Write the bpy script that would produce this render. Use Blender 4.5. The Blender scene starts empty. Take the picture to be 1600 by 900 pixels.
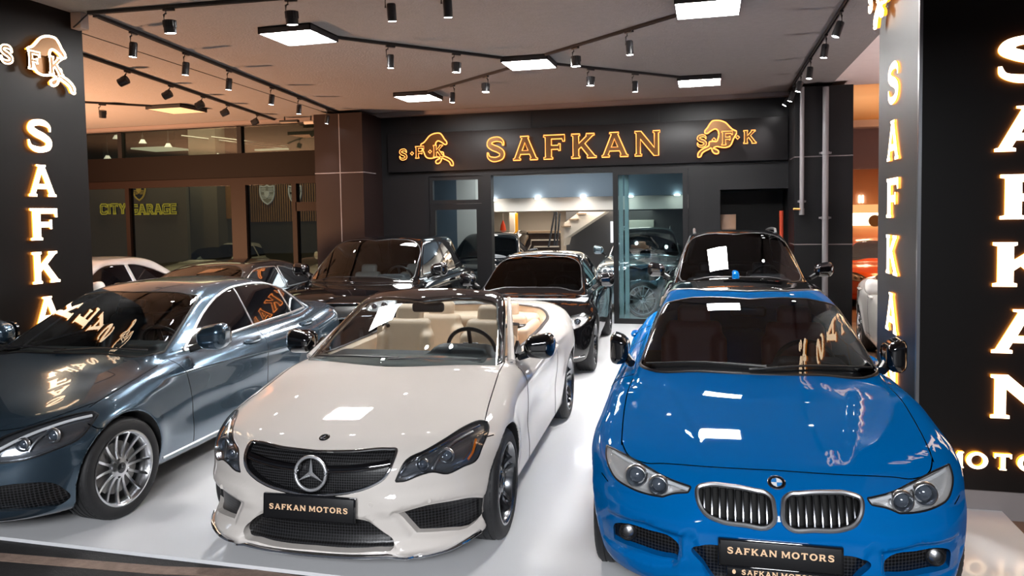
import bpy, bmesh, math, random
import numpy as np
from mathutils import Vector, Matrix, Euler
random.seed(7)
SC = bpy.context.scene
COL = SC.collection

# ---------------------------------------------------------------- camera, world, exposure
_cam = bpy.data.cameras.new('camera')
CAM = bpy.data.objects.new('camera', _cam); COL.objects.link(CAM)
_cam.sensor_fit = 'HORIZONTAL'; _cam.sensor_width = 36.0
_cam.lens = 1182.63 / 1600 * 36.0
_cam.shift_y = -(450 - 396.364) / 1600
_cam.clip_start = .05; _cam.clip_end = 200
CAM.matrix_world = (Matrix.Translation((0, 0, 1.9697)) @ Matrix.Rotation(math.radians(14.6509), 4, 'Z')
                    @ Matrix.Rotation(math.radians(90 - 2.9121), 4, 'X') @ Matrix.Rotation(-math.radians(.93417), 4, 'Z'))
SC.camera = CAM
SC.view_settings.view_transform = 'Standard'
SC.view_settings.look = 'None'
SC.view_settings.exposure = 0.8
SC.view_settings.gamma = 1.0
SC.view_settings.use_curve_mapping = False
WORLD = bpy.data.worlds.new('night_street'); SC.world = WORLD
WORLD.use_nodes = True
_bg = WORLD.node_tree.nodes['Background']
_bg.inputs[0].default_value = (.30, .33, .40, 1); _bg.inputs[1].default_value = .16

def area_light(name, loc, size, power, color, rot=(0, 0, 0), size_y=None):
    l = bpy.data.lights.new(name, 'AREA'); l.energy = power; l.color = color
    l.size = size
    if size_y: l.shape = 'RECTANGLE'; l.size_y = size_y
    o = bpy.data.objects.new(name, l); COL.objects.link(o); o.location = loc; o.rotation_euler = rot
    return o
def flood(name, loc, to, power, color, cone=150):
    l = bpy.data.lights.new(name, 'SPOT'); l.energy = power; l.color = color; l.spot_size = math.radians(cone); l.spot_blend = 1.0; l.shadow_soft_size = .25
    o = bpy.data.objects.new(name, l); COL.objects.link(o); o.location = loc
    o.rotation_euler = (Vector(to) - Vector(loc)).to_track_quat('-Z', 'Y').to_euler()
    return o
# unseen fill lamps added on the street side, brightening car fronts and floor
flood('street_fill', (4.8, 1.2, 4.6), (2.2, 4.6, 0), 420, (1.0, .84, .80), 70)
area_light('street_fill', (-9.0, -3.5, 6.5), 1.6, 620, (1.0, .66, .40), (math.radians(52), 0, math.radians(-50)))
area_light('street_fill', (1.0, -6.0, 6.0), 4.0, 2100, (.94, .96, 1.0), (math.radians(55), 0, math.radians(8)))
# ---------------------------------------------------------------- materials
def _nt(name):
    m = bpy.data.materials.new(name); m.use_nodes = True
    return m, m.node_tree, m.node_tree.nodes['Principled BSDF']

def mat(name, col, rough=.5, metal=0.0, coat=0.0, spec=.5, noise=None, bump=None, emit=None, coat_rough=.03, alpha=None):
    """principled material; noise=(scale, amount) varies the colour, bump=(scale, strength)"""
    m, nt, b = _nt(name)
    b.inputs['Base Color'].default_value = (*col, 1)
    b.inputs['Roughness'].default_value = rough
    b.inputs['Metallic'].default_value = metal
    b.inputs['Coat Weight'].default_value = coat
    b.inputs['Coat Roughness'].default_value = coat_rough
    b.inputs['Specular IOR Level'].default_value = spec
    tc = None
    if noise or bump:
        tc = nt.nodes.new('ShaderNodeTexCoord')
    if noise:
        n = nt.nodes.new('ShaderNodeTexNoise'); n.inputs['Scale'].default_value = noise[0]; n.inputs['Detail'].default_value = 6
        nt.links.new(tc.outputs['Object'], n.inputs['Vector'])
        mx = nt.nodes.new('ShaderNodeMix'); mx.data_type = 'RGBA'
        mx.inputs[6].default_value = (*[c * (1 - noise[1]) for c in col], 1)
        mx.inputs[7].default_value = (*[min(1, c * (1 + noise[1])) for c in col], 1)
        nt.links.new(n.outputs['Fac'], mx.inputs[0]); nt.links.new(mx.outputs[2], b.inputs['Base Color'])
    if bump:
        n = nt.nodes.new('ShaderNodeTexNoise'); n.inputs['Scale'].default_value = bump[0]; n.inputs['Detail'].default_value = 4
        nt.links.new(tc.outputs['Object'], n.inputs['Vector'])
        bp = nt.nodes.new('ShaderNodeBump'); bp.inputs['Strength'].default_value = bump[1]; bp.inputs['Distance'].default_value = .01
        nt.links.new(n.outputs['Fac'], bp.inputs['Height']); nt.links.new(bp.outputs['Normal'], b.inputs['Normal'])
    if emit:
        b.inputs['Emission Color'].default_value = (*emit[0], 1); b.inputs['Emission Strength'].default_value = emit[1]
    return m

def glass(name, tint, refl=1.0, rough=0.0):
    """thin sheet of glass: tinted see-through plus fresnel mirror"""
    m = bpy.data.materials.new(name); m.use_nodes = True; nt = m.node_tree
    nt.nodes.clear()
    out = nt.nodes.new('ShaderNodeOutputMaterial'); mx = nt.nodes.new('ShaderNodeMixShader')
    tr = nt.nodes.new('ShaderNodeBsdfTransparent'); tr.inputs[0].default_value = (*tint, 1)
    gl = nt.nodes.new('ShaderNodeBsdfGlossy'); gl.inputs['Roughness'].default_value = rough
    gl.inputs[0].default_value = (1, 1, 1, 1)
    lw = nt.nodes.new('ShaderNodeLayerWeight'); lw.inputs[0].default_value = .5
    pw = nt.nodes.new('ShaderNodeMath'); pw.operation = 'POWER'; pw.inputs[1].default_value = 5
    ma = nt.nodes.new('ShaderNodeMath'); ma.operation = 'MULTIPLY_ADD'; ma.inputs[1].default_value = .95 * min(refl, 1.05); ma.inputs[2].default_value = .05 * refl; ma.use_clamp = True
    nt.links.new(lw.outputs['Facing'], pw.inputs[0]); nt.links.new(pw.outputs[0], ma.inputs[0]); nt.links.new(ma.outputs[0], mx.inputs[0])
    nt.links.new(tr.outputs[0], mx.inputs[1]); nt.links.new(gl.outputs[0], mx.inputs[2])
    nt.links.new(mx.outputs[0], out.inputs[0])
    return m

def emis(name, col, strength):
    m = bpy.data.materials.new(name); m.use_nodes = True; nt = m.node_tree
    nt.nodes.clear()
    out = nt.nodes.new('ShaderNodeOutputMaterial'); e = nt.nodes.new('ShaderNodeEmission')
    e.inputs[0].default_value = (*col, 1); e.inputs[1].default_value = strength
    nt.links.new(e.outputs[0], out.inputs[0])
    return m

def holes(name, col, scale, axes=(0, 2), rough=.35, hex_=True, open_=.5):
    """black honeycomb mesh: voronoi cells read as holes through a bump and a darker colour"""
    m, nt, b = _nt(name)
    tc = nt.nodes.new('ShaderNodeTexCoord'); mp = nt.nodes.new('ShaderNodeMapping')
    sc = [0, 0, 0]
    for a in axes: sc[a] = scale
    mp.inputs['Scale'].default_value = sc
    v = nt.nodes.new('ShaderNodeTexVoronoi'); v.feature = 'F1'; v.inputs['Randomness'].default_value = 0.0
    v.inputs['Scale'].default_value = 1.0
    rp = nt.nodes.new('ShaderNodeValToRGB')
    rp.color_ramp.elements[0].position = open_ * .75; rp.color_ramp.elements[0].color = (.001, .001, .001, 1)
    rp.color_ramp.elements[1].position = open_ * .9; rp.color_ramp.elements[1].color = (*col, 1)
    nt.links.new(tc.outputs['Object'], mp.inputs[0]); nt.links.new(mp.outputs[0], v.inputs['Vector'])
    nt.links.new(v.outputs['Distance'], rp.inputs[0]); nt.links.new(rp.outputs[0], b.inputs['Base Color'])
    bp = nt.nodes.new('ShaderNodeBump'); bp.inputs['Strength'].default_value = .9; bp.inputs['Distance'].default_value = .006
    nt.links.new(rp.outputs[0], bp.inputs['Height']); nt.links.new(bp.outputs[0], b.inputs['Normal'])
    b.inputs['Roughness'].default_value = rough
    return m

# ---------------------------------------------------------------- mesh objects
def mk(name, V, F, m, parent=None, N=None, smooth=True):
    """one mesh object from vertices and faces; m is a material or a list with F a list of face lists"""
    me = bpy.data.meshes.new(name)
    mats = m if isinstance(m, (list, tuple)) else [m]
    groups = F if isinstance(m, (list, tuple)) else [F]
    faces = []; mi = []
    for k, g in enumerate(groups):
        g = g.tolist() if isinstance(g, np.ndarray) else [list(q) for q in g]
        faces += g; mi += [k] * len(g)
    me.from_pydata(np.asarray(V, float).tolist(), [], faces)
    for x in mats: me.materials.append(x)
    if len(mats) > 1: me.polygons.foreach_set('material_index', mi)
    if smooth: me.polygons.foreach_set('use_smooth', [True] * len(me.polygons))
    me.update()
    if N is not None:
        me.normals_split_custom_set_from_vertices([tuple(q) for q in np.asarray(N, float)])
    o = bpy.data.objects.new(name, me); COL.objects.link(o)
    if parent is not None: o.parent = parent
    return o

class MB:
    """collects simple shapes into one mesh"""
    def __init__(s): s.V = []; s.F = []; s.n = 0; s.M = []
    def add(s, V, F, mi=0):
        V = np.asarray(V, float); s.V.append(V)
        for f in F: s.F.append([int(i) + s.n for i in f]); s.M.append(mi)
        s.n += len(V); return s
    def box(s, a, b, mi=0, bev=0.0):
        a = np.minimum(a, b).astype(float); b_ = np.maximum(a, b).astype(float)
        x0, y0, z0 = a; x1, y1, z1 = b_
        if bev <= 0:
            V = [(x0,y0,z0),(x1,y0,z0),(x1,y1,z0),(x0,y1,z0),(x0,y0,z1),(x1,y0,z1),(x1,y1,z1),(x0,y1,z1)]
            F = [(0,3,2,1),(4,5,6,7),(0,1,5,4),(1,2,6,5),(2,3,7,6),(3,0,4,7)]
            return s.add(V, F, mi)
        bm = bmesh.new(); bmesh.ops.create_cube(bm, size=1)
        for v in bm.verts:
            v.co = Vector(((x0+x1)/2 + v.co.x*(x1-x0), (y0+y1)/2 + v.co.y*(y1-y0), (z0+z1)/2 + v.co.z*(z1-z0)))
        bmesh.ops.bevel(bm, geom=bm.edges[:], offset=bev, segments=2, affect='EDGES', profile=.5)
        bm.verts.index_update()
        V = [tuple(v.co) for v in bm.verts]; F = [[v.index for v in f.verts] for f in bm.faces]; bm.free()
        return s.add(V, F, mi)
    def tube(s, P, r, closed=False, n=8, mi=0, N=None, flat=1.0):
        V, F = tube(P, r, closed, n, N, flat); return s.add(V, F, mi)
    def prism(s, poly, ax, a, b, mi=0):
        """extrude a 2D polygon (in the two remaining axes) along axis ax from a to b"""
        k = [i for i in range(3) if i != ax]; n = len(poly); V = []
        for c in (a, b):
            for p in poly:
                q = [0, 0, 0]; q[ax] = c; q[k[0]] = p[0]; q[k[1]] = p[1]; V.append(q)
        F = [list(range(n))[::-1], list(range(n, 2 * n))] + [[i, (i + 1) % n, n + (i + 1) % n, n + i] for i in range(n)]
        return s.add(V, F, mi)
    def lathe(s, prof, ax=0, c=(0, 0, 0), n=48, mi=0, close=False):
        """revolve (along, radius) pairs around axis ax"""
        k = [i for i in range(3) if i != ax]; m = len(prof); V = []
        for i in range(n):
            t = 2 * math.pi * i / n
            for (h, r) in prof:
                q = [0, 0, 0]; q[ax] = h; q[k[0]] = r * math.cos(t); q[k[1]] = r * math.sin(t)
                V.append([q[j] + c[j] for j in range(3)])
        F = []
        for i in range(n):
            j = (i + 1) % n
            for p in range(m - 1 + (1 if close else 0)):
                q = (p + 1) % m
                F.append([i * m + p, i * m + q, j * m + q, j * m + p])
        return s.add(V, F, mi)
    def build(s, name, m, parent=None, smooth=False, fix=True, auto=None):
        V = np.concatenate(s.V) if s.V else np.zeros((0, 3))
        mats = m if isinstance(m, (list, tuple)) else [m]
        me = bpy.data.meshes.new(name); me.from_pydata(V.tolist(), [], s.F)
        for x in mats: me.materials.append(x)
        if len(mats) > 1: me.polygons.foreach_set('material_index', s.M)
        if fix:
            bm = bmesh.new(); bm.from_mesh(me); bmesh.ops.recalc_face_normals(bm, faces=bm.faces[:])
            if auto is not None:
                for f in bm.faces: f.smooth = True
                for e in bm.edges:
                    if len(e.link_faces) == 2: e.smooth = e.calc_face_angle(0) < auto
            bm.to_mesh(me); bm.free()
        if smooth: me.polygons.foreach_set('use_smooth', [True] * len(me.polygons))
        me.update()
        o = bpy.data.objects.new(name, me); COL.objects.link(o)
        if parent is not None: o.parent = parent
        return o

def empty(name, loc=(0, 0, 0), rz=0.0, parent=None):
    o = bpy.data.objects.new(name, None); COL.objects.link(o)
    o.location = loc; o.rotation_euler = (0, 0, rz); o.empty_display_size = .1
    if parent is not None: o.parent = parent
    return o

def tag(o, label=None, cat=None, group=None, kind=None):
    if label: o['label'] = label
    if cat: o['category'] = cat
    if group: o['group'] = group
    if kind: o['kind'] = kind
    return o

def struct(o): o['kind'] = 'structure'; return o

def copy_tree(o, parent=None):
    c = o.copy(); COL.objects.link(c)
    if parent is not None: c.parent = parent
    for ch in list(o.children): copy_tree(ch, c)
    return c

# ---------------------------------------------------------------- survey helper: a sight line of the survey camera met with a plane
_R = CAM.matrix_world.to_3x3(); _O = CAM.matrix_world.translation.copy()
def _sight(px, py):
    d = _R @ Vector(((px - 800) / 1182.63, -(py - 396.364) / 1182.63, -1)); return d
def at_y(px, py, y): d = _sight(px, py); q = _O + d * ((y - _O.y) / d.y); return np.array(q)
def at_z(px, py, z): d = _sight(px, py); q = _O + d * ((z - _O.z) / d.z); return np.array(q)
def at_x(px, py, x): d = _sight(px, py); q = _O + d * ((x - _O.x) / d.x); return np.array(q)
# ---------------------------------------------------------------- numeric helpers (surfaces)
def pch(xs, ys):
    xs = np.array(xs, float); ys = np.array(ys, float)
    h = np.diff(xs); d = np.diff(ys) / h
    m = np.zeros_like(xs); m[0] = d[0]; m[-1] = d[-1]
    for i in range(1, len(xs) - 1):
        if d[i - 1] * d[i] > 0:
            w1 = 2 * h[i] + h[i - 1]; w2 = h[i] + 2 * h[i - 1]
            m[i] = (w1 + w2) / (w1 / d[i - 1] + w2 / d[i])
    def f(t):
        t = np.clip(np.asarray(t, float), xs[0], xs[-1])
        i = np.clip(np.searchsorted(xs, t) - 1, 0, len(h) - 1)
        s = (t - xs[i]) / h[i]; s2 = s * s; s3 = s2 * s
        return ((2 * s3 - 3 * s2 + 1) * ys[i] + (s3 - 2 * s2 + s) * h[i] * m[i]
                + (-2 * s3 + 3 * s2) * ys[i + 1] + (s3 - s2) * h[i] * m[i + 1])
    return f

def smax(a, b, r):
    h = np.maximum(r - np.abs(a - b), 0) / r
    return np.maximum(a, b) + h * h * r * .25

def smin(a, b, r):
    return -smax(-a, -b, r)

def sstep(a, b, t):
    s = np.clip((t - a) / (b - a), 0, 1)
    return s * s * (3 - 2 * s)

def sdf_poly(x, y, poly):
    """signed distance to a closed 2D polygon, negative inside"""
    P = np.array(poly, float); n = len(P)
    d = np.full(x.shape, 1e18); s = np.zeros(x.shape, bool)
    for i in range(n):
        a = P[i]; b = P[(i + 1) % n]; e = b - a
        wx = x - a[0]; wy = y - a[1]
        t = np.clip((wx * e[0] + wy * e[1]) / max(e @ e, 1e-12), 0, 1)
        d = np.minimum(d, (wx - e[0] * t) ** 2 + (wy - e[1] * t) ** 2)
        c = (a[1] <= y) != (b[1] <= y)
        with np.errstate(divide='ignore', invalid='ignore'):
            xi = a[0] + (y - a[1]) * (e[0] / (e[1] if e[1] != 0 else 1e-12))
        s ^= c & (x < xi)
    return np.where(s, -1, 1) * np.sqrt(d)

def crom(P, n=6, closed=True, sharp=()):
    """Catmull-Rom through points; indices in sharp stay corners"""
    P = [np.array(p, float) for p in P]; m = len(P); out = []
    for i in range(m if closed else m - 1):
        p1 = P[i]; p2 = P[(i + 1) % m]
        p0 = P[i - 1] if (closed or i > 0) else p1
        p3 = P[(i + 2) % m] if (closed or i + 2 < m) else p2
        L = np.linalg.norm(p2 - p1) + 1e-9
        def tan(a, b, c):
            la = np.linalg.norm(b - a) + 1e-9; lb = np.linalg.norm(c - b) + 1e-9
            return ((b - a) / la * lb + (c - b) / lb * la) / (la + lb)
        t1 = (p2 - p1) / L if (i in sharp) else tan(p0, p1, p2)
        t2 = (p2 - p1) / L if (((i + 1) % m) in sharp) else tan(p1, p2, p3)
        for k in range(n):
            s = k / n
            out.append((2*s**3-3*s**2+1)*p1 + (s**3-2*s**2+s)*t1*L + (-2*s**3+3*s**2)*p2 + (s**3-s**2)*t2*L)
    if not closed: out.append(P[-1])
    return out

def grad(f, P, e=.0025):
    g = np.empty_like(P)
    for k in range(3):
        d = np.zeros(3); d[k] = e
        g[:, k] = (f(P + d) - f(P - d)) / (2 * e)
    return g

def project_to(f, P, it=3, cap=.02):
    for _ in range(it):
        v = f(P); g = grad(f, P)
        st = (v / np.maximum((g * g).sum(1), .05))[:, None] * g
        ln = np.linalg.norm(st, axis=1, keepdims=True)
        P = P - st * np.minimum(1, cap / np.maximum(ln, 1e-9))
    g = grad(f, P)
    return P, g / np.maximum(np.linalg.norm(g, axis=1, keepdims=True), 1e-9)

def surfnet(f, lo, hi, h):
    """dual-contour style triangle mesh of f = 0 (negative inside)"""
    ax = [np.arange(lo[k], hi[k] + h, h) for k in range(3)]
    nx, ny, nz = map(len, ax)
    G = np.empty((nx, ny, nz), np.float32)
    for j0 in range(0, ny, 24):
        j1 = min(ny, j0 + 24)
        X, Y, Z = np.meshgrid(ax[0], ax[1][j0:j1], ax[2], indexing='ij')
        G[:, j0:j1] = f(np.stack([X.ravel(), Y.ravel(), Z.ravel()], 1)).reshape(X.shape)
    S = G < 0
    acc = np.zeros((nx - 1, ny - 1, nz - 1, 3)); cnt = np.zeros((nx - 1, ny - 1, nz - 1))
    quads = []
    for a in range(3):
        sl0 = [slice(None)] * 3; sl1 = [slice(None)] * 3
        sl0[a] = slice(0, -1); sl1[a] = slice(1, None)
        A = S[tuple(sl0)]; B = S[tuple(sl1)]
        I = np.argwhere(A != B)
        g0 = G[I[:, 0], I[:, 1], I[:, 2]]
        J = I.copy(); J[:, a] += 1
        g1 = G[J[:, 0], J[:, 1], J[:, 2]]
        t = g0 / (g0 - g1)
        P = I.astype(float); P[:, a] += t
        b, c = [k for k in range(3) if k != a]
        for db in (0, -1):
            for dc in (0, -1):
                K = I.copy(); K[:, b] += db; K[:, c] += dc
                ok = (K >= 0).all(1) & (K[:, 0] < nx - 1) & (K[:, 1] < ny - 1) & (K[:, 2] < nz - 1)
                Kk = K[ok]
                np.add.at(acc, (Kk[:, 0], Kk[:, 1], Kk[:, 2]), P[ok])
                np.add.at(cnt, (Kk[:, 0], Kk[:, 1], Kk[:, 2]), 1)
        inner = (I[:, b] > 0) & (I[:, c] > 0) & (I[:, b] < G.shape[b] - 1) & (I[:, c] < G.shape[c] - 1)
        I = I[inner]
        q = []
        for db, dc in ((-1, -1), (0, -1), (0, 0), (-1, 0)):
            K = I.copy(); K[:, b] += db; K[:, c] += dc
            q.append(K)
        inside_first = S[I[:, 0], I[:, 1], I[:, 2]]
        if a == 1: inside_first = ~inside_first
        q = np.stack(q, 1)
        q[~inside_first] = q[~inside_first][:, ::-1]
        quads.append(q)
    ids = -np.ones(cnt.shape, int)
    m = cnt > 0
    ids[m] = np.arange(m.sum())
    V = acc[m] / cnt[m][:, None] * h + np.array(lo)
    Q = np.concatenate(quads)
    Q = ids[Q[..., 0], Q[..., 1], Q[..., 2]]
    V, N = project_to(f, V, 4)
    F = np.concatenate([Q[:, [0, 1, 2]], Q[:, [0, 2, 3]]])
    return V, N, F

def _edges(F):
    E = np.sort(np.concatenate([F[:, [0, 1]], F[:, [1, 2]], F[:, [2, 0]]]), 1)
    U, inv = np.unique(E, axis=0, return_inverse=True)
    inv = inv.reshape(-1)
    return U, inv.reshape(3, -1).T

def _split(V, N, F, U, inv, mark, t):
    """split marked edges at parameter t, re-triangulate conformingly"""
    idx = -np.ones(len(U), int)
    idx[mark] = len(V) + np.arange(mark.sum())
    a = U[mark]; tt = t[mark][:, None]
    Vn = V[a[:, 0]] * (1 - tt) + V[a[:, 1]] * tt
    Nn = N[a[:, 0]] * (1 - tt) + N[a[:, 1]] * tt
    Nn /= np.maximum(np.linalg.norm(Nn, axis=1, keepdims=True), 1e-9)
    M = idx[inv]                       # per tri edge 01,12,20
    k = (M >= 0).sum(1)
    out = [F[k == 0]]
    w = np.where(k == 3)[0]
    f = F[w]; m = M[w]
    for c in ((f[:, 0], m[:, 0], m[:, 2]), (m[:, 0], f[:, 1], m[:, 1]), (m[:, 2], m[:, 1], f[:, 2]), (m[:, 0], m[:, 1], m[:, 2])):
        out.append(np.stack(c, 1))
    for r in range(3):
        e0, e1, e2 = r, (r + 1) % 3, (r + 2) % 3
        w = np.where((k == 1) & (M[:, e0] >= 0))[0]
        f = F[w]; m = M[w]
        A, B, C = f[:, e0], f[:, e1], f[:, e2]
        out.append(np.stack([A, m[:, e0], C], 1)); out.append(np.stack([m[:, e0], B, C], 1))
        w = np.where((k == 2) & (M[:, e2] < 0))[0]       # edges e0 and e1 split
        f = F[w]; m = M[w]
        A, B, C = f[:, e0], f[:, e1], f[:, e2]
        out.append(np.stack([m[:, e0], B, m[:, e1]], 1))
        out.append(np.stack([A, m[:, e0], m[:, e1]], 1)); out.append(np.stack([A, m[:, e1], C], 1))
    return np.concatenate([V, Vn]), np.concatenate([N, Nn]), np.concatenate(out)

def refine(mesh, sel, f=None):
    V, N, F = mesh
    if sel.sum() == 0: return mesh
    U, inv = _edges(F)
    mark = np.zeros(len(U), bool); mark[inv[sel].ravel()] = True
    n0 = len(V)
    V, N, F = _split(V, N, F, U, inv, mark, np.full(len(U), .5))
    if f is not None:
        V[n0:], N[n0:] = project_to(f, V[n0:], 2, .01)
    return V, N, F

def cut(mesh, phi):
    """split the mesh along phi = 0; returns (inside, outside); phi is a function of points"""
    V, N, F = mesh
    p = phi(V); p = np.where(np.abs(p) < 1e-6, 1e-6, p)
    U, inv = _edges(F)
    pa, pb = p[U[:, 0]], p[U[:, 1]]
    mark = (pa < 0) != (pb < 0)
    t = np.where(mark, pa / np.where(mark, pa - pb, 1), 0)
    V2, N2, F2 = _split(V, N, F, U, inv, mark, t)
    q = np.concatenate([p, np.zeros(mark.sum())])[F2]
    ins = (q.min(1) < 0) & (q.max(1) <= 0)
    return compact(V2, N2, F2[ins]), compact(V2, N2, F2[~ins])

def compact(V, N, F):
    used = np.unique(F); m = -np.ones(len(V), int); m[used] = np.arange(len(used))
    return V[used], N[used], m[F]

def join(*ms):
    V = []; N = []; F = []; o = 0
    for v, n, f in ms:
        V.append(v); N.append(n); F.append(f + o); o += len(v)
    return np.concatenate(V), np.concatenate(N), np.concatenate(F)

def loops_of(mesh, keep=None, smooth=4):
    """ordered boundary chains of a patch: list of (points, normals, closed)"""
    V, N, F = mesh
    E = np.concatenate([F[:, [0, 1]], F[:, [1, 2]], F[:, [2, 0]]])
    key = np.sort(E, 1); _, i, c = np.unique(key, axis=0, return_index=True, return_counts=True)
    B = E[i[c == 1]]
    nxt = {}
    for a, b in B: nxt.setdefault(int(a), []).append(int(b))
    out = []
    while nxt:
        s = next(iter(nxt)); ch = [s]; cur = s
        while cur in nxt:
            n = nxt[cur].pop()
            if not nxt[cur]: del nxt[cur]
            cur = n
            if cur == s: break
            ch.append(cur)
        closed = cur == s
        if len(ch) < 4: continue
        P = V[ch]; Q = N[ch]
        runs = [(P, Q, closed)]
        if keep is not None:
            k = keep(P)
            if k.all(): pass
            elif not k.any(): continue
            else:
                r = np.where(~k)[0][0]
                P = np.roll(P, -r, 0); Q = np.roll(Q, -r, 0); k = np.roll(k, -r)
                runs = []; st = None
                for j in range(len(k) + 1):
                    on = j < len(k) and k[j]
                    if on and st is None: st = j
                    if not on and st is not None:
                        if j - st > 3: runs.append((P[st:j], Q[st:j], False))
                        st = None
        for P, Q, cl in runs:
            P = P.copy()
            for _ in range(smooth):
                if cl: P = P * .5 + (np.roll(P, 1, 0) + np.roll(P, -1, 0)) * .25
                else: P[1:-1] = P[1:-1] * .5 + (P[2:] + P[:-2]) * .25
            # drop near-duplicates
            sel = [0]
            for j in range(1, len(P)):
                if np.linalg.norm(P[j] - P[sel[-1]]) > .006: sel.append(j)
            if len(sel) > 3: out.append((P[sel], Q[sel], cl))
    return out

def tube(P, r, closed=False, n=6, N=None, flat=1.0):
    """swept tube round a polyline -> (V, F quads); flat squashes it along the normals N"""
    P = np.array(P, float); m = len(P)
    T = np.roll(P, -1, 0) - np.roll(P, 1, 0) if closed else np.gradient(P, axis=0)
    T /= np.maximum(np.linalg.norm(T, axis=1, keepdims=True), 1e-9)
    if N is None:
        up = np.array([0, 0, 1.0]); B = np.cross(T, up)
        bad = np.linalg.norm(B, axis=1) < .05
        B[bad] = np.cross(T[bad], np.array([1.0, 0, 0]))
        B /= np.linalg.norm(B, axis=1, keepdims=True); A = np.cross(B, T)
    else:
        A = N - (N * T).sum(1, keepdims=True) * T
        A /= np.maximum(np.linalg.norm(A, axis=1, keepdims=True), 1e-9); B = np.cross(T, A)
    rr = np.broadcast_to(np.asarray(r, float), (m,))[:, None]
    V = []
    for k in range(n):
        a = 2 * math.pi * k / n
        V.append(P + B * rr * math.cos(a) + A * rr * flat * math.sin(a))
    V = np.stack(V, 1).reshape(-1, 3)
    F = []
    for i in range(m if closed else m - 1):
        j = (i + 1) % m
        for k in range(n):
            l = (k + 1) % n
            F.append((i * n + k, i * n + l, j * n + l, j * n + k))
    if not closed:
        F.append(tuple(range(n))[::-1]); F.append(tuple((m - 1) * n + k for k in range(n)))
    return V, F
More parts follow.
